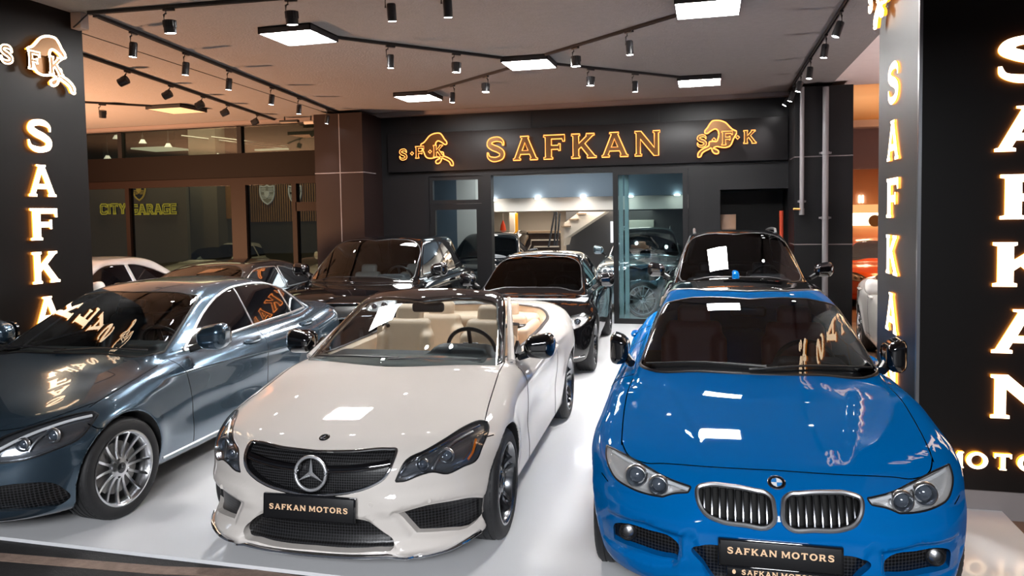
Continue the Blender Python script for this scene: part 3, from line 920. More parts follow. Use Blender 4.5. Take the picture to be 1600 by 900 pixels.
    def at(s, x, v, z, d):
        Q, N = drop(s.f, [(x, v, z)], d)
        return Q[0], N[0]
    # --- standard pieces
    def under(s):
        S = s.S
        def phi(P):
            r = np.full(len(P), 9.0)
            for (vw, zw, R) in S['wheels']:
                d = np.sqrt((P[:, 1] - vw) ** 2 + (P[:, 2] - zw) ** 2) - R - .004
                r = np.minimum(r, np.maximum(d, S['wellx'] - .05 - np.abs(P[:, 0])))
            u = P[:, 2] - (S['bot'](P[:, 1]) + .006)
            return np.minimum(r, u)
        a, _ = s.carve(phi, 1)
        s.mk('underbody', a, M['dark'])
    def wheels(s, R, rr, w, style, rim, track=.775, cap='disc', steer=0.0, which=None):
        for i, (vw, zw, _) in enumerate(s.S['wheels']):
            for sd in (1, -1):
                wheel('wheel', s.root, (sd * track, vw - s.L / 2, R), R, rr, w, sd, style, rim, steer if i == 0 else 0, cap)
    def finish(s, paint):
        V, N, F = s.body
        if s.seams.n:
            W = np.concatenate(s.seams.V)
            return mk('body', np.concatenate([V, W]) - s.mid, [F, [[i + len(V) for i in f] for f in s.seams.F]], [paint, M['seam']], s.root,
                      np.concatenate([N] + s.seamN))
        return s.mk('body', s.body, paint)
    def seats(s, leather, rear=True, z=.62, v=2.25, dx=.37, dz=-.06):
        for sd in (1, -1):
            g = empty('front_seat', (0, 0, 0), 0, s.root)
            s.seat(g, sd * dx, v, leather, dz)
    def seat(s, par, x, v, leather, dz=0.0, head=True):
        """seat with side bolsters; v is the front of the backrest foot"""
        def lean(q): q[:, 1] -= (q[:, 2]) * .32; return q
        back = union(.05, rbox((x, v + .16, .86 + dz), (.21, .055, .33), .05, lean), rbox((x - .2, v + .12, .82 + dz), (.045, .075, .26), .04, lean), rbox((x + .2, v + .12, .82 + dz), (.045, .075, .26), .04, lean))
        s.vput(back, (x - .3, v - .15, .45 + dz), (x + .3, v + .45, 1.3 + dz), .022, 'backrest', leather, par)
        cush = union(.05, rbox((x, v - .2, .50), (.2, .25, .07), .05), rbox((x - .21, v - .2, .54), (.045, .24, .07), .04), rbox((x + .21, v - .2, .54), (.045, .24, .07), .04))
        s.vput(cush, (x - .3, v - .5, .4), (x + .3, v + .1, .66), .025, 'seat_cushion', leather, par)
        if head:
            s.vput(rbox((x, v + .31, 1.22 + dz), (.125, .05, .085), .045, lean), (x - .2, v + .15, 1.1 + dz), (x + .2, v + .45, 1.35 + dz), .016, 'headrest', leather, par)
    def steering(s, x, v, z, r=.185):
        e = empty('steering_wheel', (x, v - s.L / 2, z), 0, s.root); e.rotation_euler = (math.radians(-64), 0, 0)
        b = MB(); a = np.linspace(0, 2 * math.pi, 40, endpoint=False)
        b.tube(np.stack([r * np.cos(a), r * np.sin(a), 0 * a], 1), .016, True, 8)
        b.box((-.07, -.06, -.03), (.07, .055, .012), 0, .02)
        for p in ((-r, 0), (r, 0), (0, -r)): b.tube([(p[0] * .3, p[1] * .3, -.01), (p[0], p[1], 0)], .017, False, 6)
        b.build('wheel_rim', M['trim'], e, auto=math.radians(40))
    def dash(s, v0=1.2, v1=1.75, z=.93, w=.66, m=None):
        f = union(.04, rbox((0, (v0 + v1) / 2, z - .12), (w, (v1 - v0) / 2, .13), .06), rbox((s.wheel_x, v1 - .08, z + .0), (.22, .13, .06), .05))
        s.vput(f, (-w - .05, v0 - .05, z - .3), (w + .05, v1 + .1, z + .1), .03, 'dashboard', m or M['dash'])
    def mirror(s, c, half, m, stalk_to, tilt=.0, lens=True):
        """door mirrors on both sides"""
        for sd in (1, -1):
            g = empty('door_mirror', (0, 0, 0), 0, s.root)
            cc = np.array(c) * (sd, 1, 1)
            def warp(q):
                q[:, 0] *= sd
                q[:, 2] -= q[:, 0] * tilt
                q[:, 1] -= .12 * np.clip(q[:, 0], -1, 1)           # outer end swept back
                sc = 1 + .25 * np.clip(q[:, 0] / half[0], -1, 1)
                q[:, 2] *= 1.0 / (1.06 - .16 * np.clip(-q[:, 0] / half[0], -1, 1))
                return q
            f = rbox(cc, half, min(half) * .82, warp)
            s.vput(f, cc - np.array(half) * 1.7, cc + np.array(half) * 1.7, .012, 'mirror_shell', m, g)
            b = MB(); b.tube([np.array(stalk_to) * (sd, 1, 1), (cc + np.array([-sd * half[0] * .5, .02, -half[2] * .55]))], [.028, .035], False, 8, 0, None, 1)
            s.put(b, 'mirror_foot', M['trim'], g)
            if lens:
                b = MB(); x = cc[0]; yb = cc[1] + half[1] * .80
                pol = crom([(x - half[0] * .8, cc[2] - half[2] * .6), (x + half[0] * .8, cc[2] - half[2] * .6), (x + half[0] * .8, cc[2] + half[2] * .6), (x - half[0] * .8, cc[2] + half[2] * .6)], 5)
                b.prism(pol, 1, yb, yb + .02)
                s.put(b, 'mirror_glass', M['gloss'], g)
    def handles(s, pts, m, half=(.115, .02)):
        for sd in (1, -1):
            for (v, z) in pts:
                Q, N = s.at(sd * 2.0, v, z, (-sd, 0, 0))
                b = MB(); a = np.linspace(-1, 1, 12)
                P = np.stack([Q[0] + sd * (.006 + .026 * (1 - a ** 4)), v + half[0] * a, np.full(12, z)], 1)
                b.tube(P, half[1] * (1 - .35 * a ** 6), False, 8, 0, None, 1)
                s.put(b, 'door_handle', m)
    def wipers(s, pts, r=.008):
        """two wiper arms lying at the foot of the windscreen: polylines in (x, z)"""
        for pl in pts:
            P = crom(pl, 8, closed=False)
            Q, N = drop(s.f, [(a, -1.0, z) for a, z in P], (0, 1, 0))
            b = MB(); b.tube(Q + N * .018, r, False, 6, 0, N, .8)
            s.put(b, 'wiper', M['trim'])
# ---------------------------------------------------------------- number plates
def plate(car, c, w, h, tilt=0.0, border=True, small=None):
    """black dealer plate with gold lettering standing on the bumper at c"""
    e = empty('number_plate', tuple(np.array(c) - car.mid), 0, car.root); e.rotation_euler = (tilt, 0, 0)
    b = MB(); b.box((-w / 2, -.012, -h / 2), (w / 2, .012, h / 2), 0, .006)
    b.box((-w / 2 + .01, -.016, -h / 2 + .008), (w / 2 - .01, -.010, h / 2 - .008), 1, .002)
    b.build('plate_frame', [M['gloss'], M['plate']], e, auto=math.radians(40))
    G, W = glyphs('SAFKAN MOTORS', .20, .42)
    sc = w * .85 / W
    V, F = curve_mesh([o for g in G for o in g], .1)
    mk('lettering', frame(V, (0, -.0175, -sc * .46 + (.012 if small else .0)), (sc, 0, 0), (0, 0, sc * .96), (0, -.02, 0)), F, M['gold'], e, smooth=False)
    if small:
        s2 = w * .62 / W
        V, F = curve_mesh([o for g in G for o in g], .1)
        mk('small_lettering', frame(V, (0, -.0175, -h / 2 - .030), (s2, 0, 0), (0, 0, s2), (0, -.02, 0)), F, M['gold'], e, smooth=False)
        b = MB(); b.box((-w * .43, -.014, -h / 2 - .045), (w * .43, .012, -h / 2 + .004), 0, .004); b.build('plate_foot', M['gloss'], e, auto=.7)
        for sd in (-1, 1):
            b = MB(); b.prism(_ell(sd * w * .37, -h / 2 - .020, .008, .010, 12), 1, -.0185, -.014); b.build('emblem', M['gold'], e)
    return e

def lamp_unit(car, mesh, sd, depth, projectors, name='headlight', dirv=None, bars=(), housing=None, amber=None):
    """headlamp: housing set back behind a clear cover, projectors and light bars between them"""
    V, N, F = mesh
    d = -N.mean(0); d /= np.linalg.norm(d)
    if dirv is not None: d = np.array(dirv, float) * (sd, 1, 1); d /= np.linalg.norm(d)
    cover = car.mk(name, mesh, M['clear'])
    w = MB(); inn = car.inset(mesh, d * depth, w)
    hv, hn, hf = inn
    hb = MB(); hb.add(hv, hf, 0); 
    if w.n: hb.add(np.concatenate(w.V), w.F, 0)
    b = MB(); car.edge(b, mesh, .005, None, -.001)
    car.put(b, 'lamp_rim', M['trim'], cover)
    car.put(hb, 'lamp_housing', housing or M['lamp_dark'], cover, auto=math.radians(50))
    for (x, z, r, ring) in projectors:
        Q, Nn = drop(car.f, [(sd * x, -1.0, z)], (0, 1, 0))
        c = Q[0] + d * depth * (.45 if ring else .8)
        ax = np.array([sd * .10, -1, .04]); ax /= np.linalg.norm(ax)
        u = np.cross(ax, (0, 0, 1)); u /= np.linalg.norm(u); vv = np.cross(u, ax)
        def rev(prof, n=28):
            P = []
            for i in range(n):
                t = 2 * math.pi * i / n
                for (h, rad) in prof: P.append(c + ax * h + (u * math.cos(t) + vv * math.sin(t)) * rad)
            m = len(prof)
            return np.array(P), [(i * m + p, i * m + p + 1, ((i + 1) % n) * m + p + 1, ((i + 1) % n) * m + p) for i in range(n) for p in range(m - 1)]
        b = MB(); b.add(*rev([(.004, r * 1.22), (.024, r * 1.14), (.026, r * 1.02), (.014, r * .92), (-.02, r * .8)]))
        car.put(b, 'lamp_ring', M['satin'], cover, auto=1.2)
        b = MB(); b.add(*rev([(-.02, r * .85), (.0, r * .82), (.014, r * .6), (.022, r * .3), (.024, .0005)]))
        car.put(b, 'projector_lens', M['proj'], cover, auto=1.2)
    for (pl, r, m) in bars:
        P = crom(pl, 6, closed=False)
        Q, Nn = drop(car.f, [(sd * a, -1.0, z) for a, z in P], (0, 1, 0))
        b = MB(); b.tube(Q + d * depth * .35, r, False, 6, 0, Nn, .7)
        car.put(b, 'light_bar', m, cover)
    return cover
M['plate'] = mat('plate_black', (.008, .008, .009), .4)
M['proj'] = mat('projector_glass', (.10, .12, .15), .03, .3, coat=1.0)

# ---------------------------------------------------------------- blue saloon
def blue_car():
    c = Car('saloon_car', BLUE, .30, 3.51, -1.152, 'metallic blue saloon with twin oval grille and black panoramic roof panel', 'car', .022)
    paint = mat('blue_paint', (.0, .115, .375), .6, 0, coat=.5, spec=.0)
    c.under()
    # glass
    ws = c.screen(_mirror_poly([(0, 1.004), (.35, 1.0), (.66, .985), (.72, 1.0), (.70, 1.06), (.61, 1.24), (.565, 1.315), (.50, 1.338), (0, 1.36)]))
    screen = c.mk('windscreen', ws, M['screen_dark'])
    b = MB(); c.edge(b, ws, .011, None, .0, flat=.5); c.put(b, 'windscreen_seal', M['trim'], screen)
    for nm, poly in (('front_window', [(1.62, .965), (2.66, .995), (2.60, 1.30), (2.30, 1.345), (2.05, 1.28)]), ('rear_window', [(2.72, .997), (3.40, 1.02), (3.72, 1.05), (3.50, 1.22), (3.2, 1.30), (2.66, 1.33)])):
        w = c.side(crom(poly, 5, sharp=(0, 1, 2, 5)), 1)
        for hlf in c.halves(w): c.mk('side_window', hlf, M['privacy'])
    sun = c.top(crom([(-.47, 2.27), (.47, 2.27), (.50, 2.31), (.50, 3.3), (.46, 3.34), (-.46, 3.34), (-.5, 3.3), (-.5, 2.31)], 4), 1.2, 2)
    so = c.mk('sunroof', sun, M['gloss'], off=.002)
    b = MB(); c.edge(b, sun, .009, None, .002); c.put(b, 'sunroof_rim', M['satin'], so)
    # lamps
    hl = c.front(crom([(.385, .672), (.40, .648), (.47, .634), (.52, .612), (.61, .609), (.70, .618), (.765, .635), (.80, .668), (.822, .705), (.825, .74), (.74, .738), (.61, .716), (.49, .688)], 4, sharp=(0, 1, 3, 9)), 1.0)
    for sd, m in zip((1, -1), c.halves(hl)):
        lamp_unit(c, m, sd, .05, [(.655, .668, .047, True), (.545, .652, .042, True)], dirv=(-.25, 1, 0), housing=M['lamp_silver'],
                  bars=[([(.40, .655), (.50, .672), (.62, .700), (.79, .725)], .009, M['white_mark'])])
    # twin grille
    kid = c.front(crom([(.026, .655), (.05, .672), (.10, .679), (.22, .687), (.31, .684), (.355, .668), (.352, .62), (.32, .573), (.265, .552), (.15, .544), (.04, .547), (.022, .565), (.019, .62)], 5), .6, 3)
    for sd, m in zip((1, -1), c.halves(kid)):
        wl = MB(); inn = c.inset(m, (0, .06, 0), wl)
        g = c.mk('kidney_grille', inn, M['dark'])
        c.put(wl, 'grille_sides', M['gloss'], g)
        b = MB(); c.edge(b, m, .0125, None, .004, flat=.9, n=8); c.put(b, 'chrome_surround', M['satin'], g)
        b = MB()
        for k in range(9):
            x = .05 + k * .0345; zz = np.linspace(.550, .676, 12)
            Q, N = drop(c.f, [(sd * x, -1, z) for z in zz], (0, 1, 0))
            keep = sdf_poly(np.abs(Q[:, 0]), Q[:, 2], [(.026, .655), (.05, .672), (.22, .687), (.31, .684), (.355, .668), (.352, .62), (.32, .573), (.265, .552), (.15, .544), (.04, .547), (.019, .62)]) < .004
            Q = Q[keep]
            if len(Q) > 2: b.tube(Q + np.array([0, .014, 0]), .0055, False, 6)
        c.put(b, 'grille_bars', M['alloy_dark'], g)
    # lower openings
    inl = c.front(crom([(.445, .415), (.475, .438), (.58, .447), (.72, .435), (.762, .41), (.765, .325), (.66, .335), (.52, .333), (.45, .342)], 4, sharp=(5, 8)), .7, 2)
    for sd, m in zip((1, -1), c.halves(inl)):
        wl = MB(); inn = c.inset(m, (0, .055, 0), wl)
        g = c.mk('side_intake', inn, M['mesh']); c.put(wl, 'intake_sides', M['blue'] if 'blue' in M else paint, g)
        Q, N = c.at(sd * .69, -1, .392, (0, 1, 0)); b = MB()
        b.lathe([(0, .046), (-.012, .042), (-.014, .036), (.01, .033)], 1, Q + np.array([0, .03, 0]), 28)
        b.lathe([(.004, .034), (-.006, .024), (-.009, .0005)], 1, Q + np.array([0, .03, 0]), 28, 1)
        c.put(b, 'fog_lamp', [M['trim'], M['satin']], g, auto=1.2)
    low = c.front(_mirror_poly([(0, .445), (.25, .445), (.34, .435), (.385, .41), (.33, .335), (.27, .255), (0, .25)]), .6, 2)
    wl = MB(); inn = c.inset(low, (0, .06, 0), wl)
    g = c.mk('lower_grille', inn, M['mesh']); c.put(wl, 'intake_sides', paint, g)
    # roundel
    Q, N = c.at(0, -1, .708, (0, 1, 0)); n = N
    e = empty('roundel', tuple(Q - c.mid), 0, c.root); e.rotation_euler = Vector(n).to_track_quat('Z', 'Y').to_euler()
    b = MB(); r = .041
    b.lathe([(-.004, r), (.006, r), (.009, r * .92), (.006, r * .86)], 2, n=40, mi=0)
    b.lathe([(.005, r * .86), (.006, r * .60), (.007, r * .58)], 2, n=40, mi=1)
    b.lathe([(.007, r * .64), (.009, r * .60), (.006, r * .56)], 2, n=40, mi=0)
    for k in range(4):
        a = np.linspace(k * math.pi / 2, (k + 1) * math.pi / 2, 9)
        b.add([(0, 0, .0065)] + [(r * .57 * math.cos(q), r * .57 * math.sin(q), .0065) for q in a], [(0, i, i + 1) for i in range(1, 9)], 2 + k % 2)
    b.build('badge', [M['chrome'], M['gloss'], M['white_mark'], M['blue_mark']], e, auto=.6)
    plate(c, (0, .0, .425), .535, .125, -.06, small=True)
    # shut lines
    c.line([(0, .745), (.25, .742), (.52, .733), (.62, .724), (.71, .742), (.74, .77)], 'front')
    c.line([(.74, .42), (.755, .7), (.76, 1.0), (.745, 1.28)], 'top')
    c.line([(1.40, .93), (1.43, .7), (1.46, .45), (1.47, .25)], 'side')
    c.line([(2.67, .985), (2.66, .7), (2.63, .4), (2.62, .25)], 'side')
    c.line([(3.45, 1.01), (3.40, .8), (3.26, .6)], 'side')
    c.line([(.80, .60), (.84, .62)], 'front')
    c.handles([(2.48, .86), (3.42, .875)], paint)
    c.mirror((.865, 1.68, 1.045), (.062, .10, .095), M['gloss'], (.78, 1.62, .955), .10)
    c.wipers([[(-.66, 1.0), (-.35, 1.03), (.05, 1.028)], [(-.05, 1.012), (.30, 1.03), (.66, 1.01)]])
    c.wheels(.33, .235, .225, 'v5', M['alloy_dark'], .785)
    c.wheel_x = .36
    c.dash(1.25, 1.75, .95, .66); c.steering(.36, 1.92, .93)
    c.seats(M['red_leather'])
    # aerial fin and inner mirror
    V, N, F = surfnet(rbox((0, 3.62, 1.36), (.03, .09, .07), .025, lambda q: np.stack([q[:, 0] * 1.0, q[:, 1] - q[:, 2] * .8, q[:, 2]], 1)), (-.08, 3.4, 1.2), (.08, 3.9, 1.5), .012)
    mk('aerial_fin', V - c.mid, F, paint, c.root, N)
    c.vput(rbox((0, 2.0, 1.27), (.12, .025, .035), .02), (-.16, 1.9, 1.2), (.16, 2.1, 1.35), .015, 'inner_mirror', M['trim'])
    c.finish(paint)
    return c
def _mirror_poly(half):
    """half outline from the centre line out and back, given for x >= 0, used with |x|: pads over the centre"""
    return [(-.2, half[0][1])] + list(crom(half, 5, closed=False)) + [(-.2, half[-1][1])]
# ---------------------------------------------------------------- white open cabriolet
def ring_star(name, par, c, n, r, m, m_back=None, tube_r=.009):
    """star in a ring facing n"""
    e = empty(name, tuple(c), 0, par); e.rotation_euler = Vector(n).to_track_quat('X', 'Z').to_euler()
    b = MB(); a = np.linspace(0, 2 * math.pi, 48, endpoint=False)
    b.tube(np.stack([0 * a, r * np.cos(a), r * np.sin(a)], 1), tube_r, True, 8)
    b.build('badge_ring', m, e, auto=1.2)
    b = MB(); star(b, 0, r * .97, 1, 0, r * .16); b.build('badge_star', m, e, fix=False)
    if m_back:
        b = MB(); b.lathe([(-.012, .0005), (-.012, r)], 0, n=40); b.build('badge_base', m_back, e)
    return e

def cabrio_car():
    S = dict(CABRIO); gh = S.pop('gh')
    c = Car('convertible_car', S, -2.07, 3.57, -2.319, 'white open-top convertible with beige seats and star in its black grille', 'car', .022)
    paint = mat('white_paint', (.66, .615, .57), .6, 0, coat=1.0, spec=.2)
    c.under()
    fl = car_solid(S)
    # headlights, grille, intakes
    hl = c.front(crom([(.455, .566), (.47, .605), (.50, .668), (.585, .702), (.665, .738), (.72, .762), (.785, .772), (.825, .762), (.845, .735), (.838, .66), (.815, .60), (.77, .592), (.70, .573), (.63, .596), (.57, .588), (.50, .566)], 4, sharp=(0, 7)), 1.0, 3)
    for sd, m in zip((1, -1), c.halves(hl)):
        l = lamp_unit(c, m, sd, .05, [(.69, .655, .036, False), (.585, .632, .028, False)], dirv=(-.3, 1, 0),
                      bars=[([(.475, .578), (.515, .655), (.60, .690), (.72, .735), (.80, .752)], .007, M['chrome']), ([(.63, .602), (.655, .66), (.71, .712), (.78, .735)], .009, M['satin']), ([(.805, .70), (.80, .64), (.785, .615)], .008, M['amber'])])
    gr = c.front(_mirror_poly([(0, .703), (.20, .709), (.40, .716), (.435, .712), (.435, .66), (.40, .59), (.34, .553), (.27, .528), (.13, .502), (0, .488)]), .5, 3)
    wl = MB(); inn = c.inset(gr, (0, .055, 0), wl)
    g = c.mk('grille', inn, M['mesh_small']); c.put(wl, 'grille_sides', M['gloss'], g)
    b = MB(); c.edge(b, gr, .009, None, .002, flat=.8, n=8); c.put(b, 'chrome_surround', M['chrome'], g)
    for sd in (1, -1):                                                   # black blade either side of the badge
        x = np.linspace(.075, .415, 14)
        Q, N = drop(c.f, [(sd * a, -1, .625 + .03 * (a / .4) ** 2) for a in x], (0, 1, 0))
        b = MB(); b.tube(Q + np.array([0, .02, 0]), .019, False, 8, 0, N, .8); c.put(b, 'grille_blade', M['gloss'], g)
        b = MB(); b.tube(Q + np.array([0, -.001, -.010]), .0045, False, 6); c.put(b, 'blade_trim', M['chrome'], g)
    Q, N = c.at(0, -1, .606, (0, 1, 0))
    ring_star('star_badge', c.root, Q - c.mid + np.array([0, .0, 0]), (0, -1, .12), .088, mat('badge_silver', (.78, .79, .81), .35, .8))
    Q, N = c.at(0, -1, .752, (0, 1, 0))
    e = ring_star('bonnet_badge', c.root, Q - c.mid + N * .003, N, .022, M['alloy_dark'], None, .0035)
    b = MB(); b.lathe([(-.002, .0005), (-.002, .030), (-.006, .032)], 0, n=32); b.build('badge_base', M['gloss'], e)
    inl = c.front(crom([(.465, .393), (.60, .420), (.71, .418), (.80, .400), (.845, .36), (.842, .30), (.80, .245), (.67, .255), (.545, .272)], 4, sharp=(0, 8)), .7, 2)
    for sd, m in zip((1, -1), c.halves(inl)):
        wl = MB(); inn = c.inset(m, (0, .05, 0), wl)
        g = c.mk('side_intake', inn, M['mesh']); c.put(wl, 'intake_sides', paint, g)
    low = c.front(_mirror_poly([(0, .375), (.26, .370), (.33, .345), (.385, .305), (.445, .235), (.44, .212), (.34, .200), (0, .196)]), .6, 2)
    wl = MB(); inn = c.inset(low, (0, .06, 0), wl)
    g = c.mk('lower_grille', inn, M['mesh']); c.put(wl, 'intake_sides', paint, g)
    # chrome splitter along the chin
    x = np.concatenate([np.linspace(-.86, -.5, 14), np.linspace(-.46, .46, 22), np.linspace(.5, .86, 14)])
    zz = np.where(np.abs(x) < .44, .178, np.interp(np.abs(x), [.44, .52, .70, .86], [.178, .150, .165, .205]))
    Q, N = drop(c.f, np.stack([x, x * 0 - 1.0, zz], 1), (0, 1, 0))
    ok = Q[:, 1] < .7; Q = Q[ok]; Q[:, 1] -= .012
    b = MB(); b.tube(Q, .017, False, 8, 0, np.tile([0, -.3, 1.0], (len(Q), 1)), .6); c.put(b, 'chin_splitter', M['chrome'])
    plate(c, (0.0, -.012, .428), .535, .135, -.10)
    for x in (.33, -.30, .62, -.62):
        Q, N = c.at(x, -1, .45, (0, 1, 0)); b = MB(); b.lathe([(0, .013), (-.002, .012), (-.001, .009), (-.003, .0005)], 1, Q - np.array([0, .0005, 0]), 16)
        c.put(b, 'parking_sensor', paint)
    # cockpit
    op = [(0, 1.50), (.56, 1.50), (.69, 1.62), (.712, 2.0), (.715, 2.6), (.728, 3.05), (.69, 3.52), (.55, 3.78), (.3, 3.86), (0, 3.88)]
    opp = [(-.2, 1.50)] + crom(op, 5, closed=False, sharp=(0, 1)) + [(-.2, 3.88)]
    hole = c.top(opp, .80, 2)
    b = MB(); c.edge(b, hole, .016, lambda P: P[:, 1] > 2.55, .004, flat=.6, n=8); c.put(b, 'hood_frame_trim', mat('belt_trim', (.10, .09, .09), .3, .7))
    b = MB(); c.edge(b, hole, .012, lambda P: (P[:, 1] <= 2.6) & (P[:, 1] > 1.6), .0); c.put(b, 'belt_seal', M['trim'])
    tub = MB()
    for P, Q, cl in loops_of(hole, None, 2):
        n = len(P); inw = P.copy(); ctr = np.array([0, 2.6, 0])
        r1 = P * [.94, 1, 1] + [0, 0, -.03]; r2 = P * [.86, 1, 1] + [0, 0, -.20]; r3 = P * [.84, 1, 0] + [0, 0, .42]
        W = np.concatenate([P, r1, r2, r3])
        tub.add(W, [(q * n + i, q * n + (i + 1) % n, (q + 1) * n + (i + 1) % n, (q + 1) * n + i) for q in range(3) for i in range(n if cl else n - 1)])
        tub.add(r3, [list(range(n))])
    c.put(tub, 'cabin_lining', M['beige'], auto=math.radians(35))
    c.vput(rbox((0, 3.66, .93), (.60, .24, .06), .05), (-.7, 3.3, .8), (.7, 4.0, 1.1), .03, 'rear_deck', M['beige'])
    c.seats(M['beige'], v=2.30, dz=-.10)
    for sd in (1, -1):
        g = empty('rear_seat', (0, 0, 0), 0, c.root)
        c.seat(g, sd * .32, 3.06, M['beige'], -.16)
    for sd in (1, -1):                                                     # rear side trim with belt guide
        f = rbox((sd * .625, 2.95, .90), (.05, .34, .10), .04)
        c.vput(f, (sd * .625 - .1, 2.5, .7), (sd * .625 + .1, 3.4, 1.05), .02, 'side_trim', M['beige'])
        b = MB(); b.tube([(sd * .60, 2.60, 1.04), (sd * .56, 2.5, 1.06), (sd * .5, 2.42, 1.04)], .018, False, 6); b.box((sd * .57 - .05, 2.75, .985), (sd * .57 + .05, 2.86, 1.01), 0, .008)
        c.put(b, 'belt_guide', M['trim'])
        b = MB(); b.tube([(sd * .60, 2.48, 1.05), (sd * .60, 2.44, .8), (sd * .57, 2.36, .55)], .022, False, 4, 0, None, .2); c.put(b, 'seat_belt', M['beige'])
    c.wheel_x = .36
    c.dash(1.34, 1.80, .95, .64, M['dash']); c.steering(.36, 1.98, .94)
    # windscreen with its frame, taken from the closed shape
    S2 = dict(S); S2['gh'] = gh; S2['only_gh'] = True; f2 = car_solid(S2)
    v0, z0, ct, cv = gh['ws']; nn = 1 / math.sqrt(1 + ct * ct)
    m = surfnet(f2, (-.9, .80, .74), (.9, 2.85, 1.48), .022)
    keepf, low_f = c.f, None
    c.f = f2; c.S = S2
    front = lambda P: (v0 + (P[:, 2] - z0) * ct + cv * P[:, 0] ** 2 + gh['wsb'] * (P[:, 2] - z0) ** 2 - P[:, 1]) * nn
    fr, _ = c.carve(lambda P: np.maximum(np.maximum(np.maximum(-front(P) - .062, front(P) - .012), -fl(P) - .02), .90 - P[:, 2]), 2, m)
    gp = _mirror_poly([(0, .955), (.4, .95), (.66, .935), (.735, .965), (.69, 1.05), (.60, 1.21), (.555, 1.29), (.50, 1.31), (0, 1.318)])
    gl, fr = c.carve(lambda P: np.maximum(sdf_poly(np.abs(P[:, 0]), P[:, 2], gp), -front(P) - .03), 2, fr)
    screen = c.mk('windscreen', gl, M['screen'])
    col, hdr = c.carve(lambda P: np.minimum(P[:, 2] - 9, .74 - np.abs(P[:, 0]) - (1.31 - P[:, 2]) * .2) * 0 - 1 + 2 * ((np.abs(P[:, 0]) > .50 + (1.33 - P[:, 2]) * .58)), 0, fr)
    o = c.mk('windscreen_frame', fr, M['gloss'])
    so = o.modifiers.new('thickness', 'SOLIDIFY'); so.thickness = .03; so.offset = -1
    for sd in (1, -1):                                                     # white foot of the pillar outside the frame
        zz = np.linspace(.93, 1.30, 12)
        P = np.stack([sd * (.775 - (zz - .93) * .49), 1.47 + (zz - .93) * 2.05 + .06, zz], 1)
        b = MB(); b.tube(P, np.linspace(.030, .016, 12), False, 8); c.put(b, 'pillar_trim', paint)
    c.vput(rbox((0, 2.02, 1.255), (.13, .03, .04), .025), (-.2, 1.9, 1.15), (.2, 2.12, 1.35), .014, 'inner_mirror', M['trim'])
    c.wipers([[(-.62, .965), (-.3, .985), (.05, .99)], [(-.02, .982), (.25, .985), (.60, .965)]])
    c.f = keepf; c.S = S
    # shut lines
    c.line([(1.50, .945), (.75 + .0, .0)][:0] or [(.735, 1.50), (.765, 1.1), (.80, .72), (.815, .60)], 'top')
    c.line([(.84, .70), (.875, .695)], 'front')
    c.line([(1.52, .90), (1.535, .6), (1.60, .35), (1.61, .22)], 'side')
    c.line([(2.86, .93), (2.86, .7), (2.80, .4), (2.78, .24)], 'side')
    c.handles([(2.66, .84)], paint)
    c.mirror((.945, 1.72, 1.016), (.112, .085, .082), M['gloss'], (.80, 1.66, .945), .06)
    # black sail behind the mirror
    for sd in (1, -1):
        b = MB(); b.prism([(1.52, .93), (1.86, .955), (1.74, 1.05)], 0, sd * .765, sd * .785); c.put(b, 'mirror_sail', M['gloss'])
    c.wheels(.33, .240, .235, 'twin', mat('alloy_black', (.15, .155, .165), .2, .9, coat=.5), .785, 'star')
    c.finish(paint)
    return c
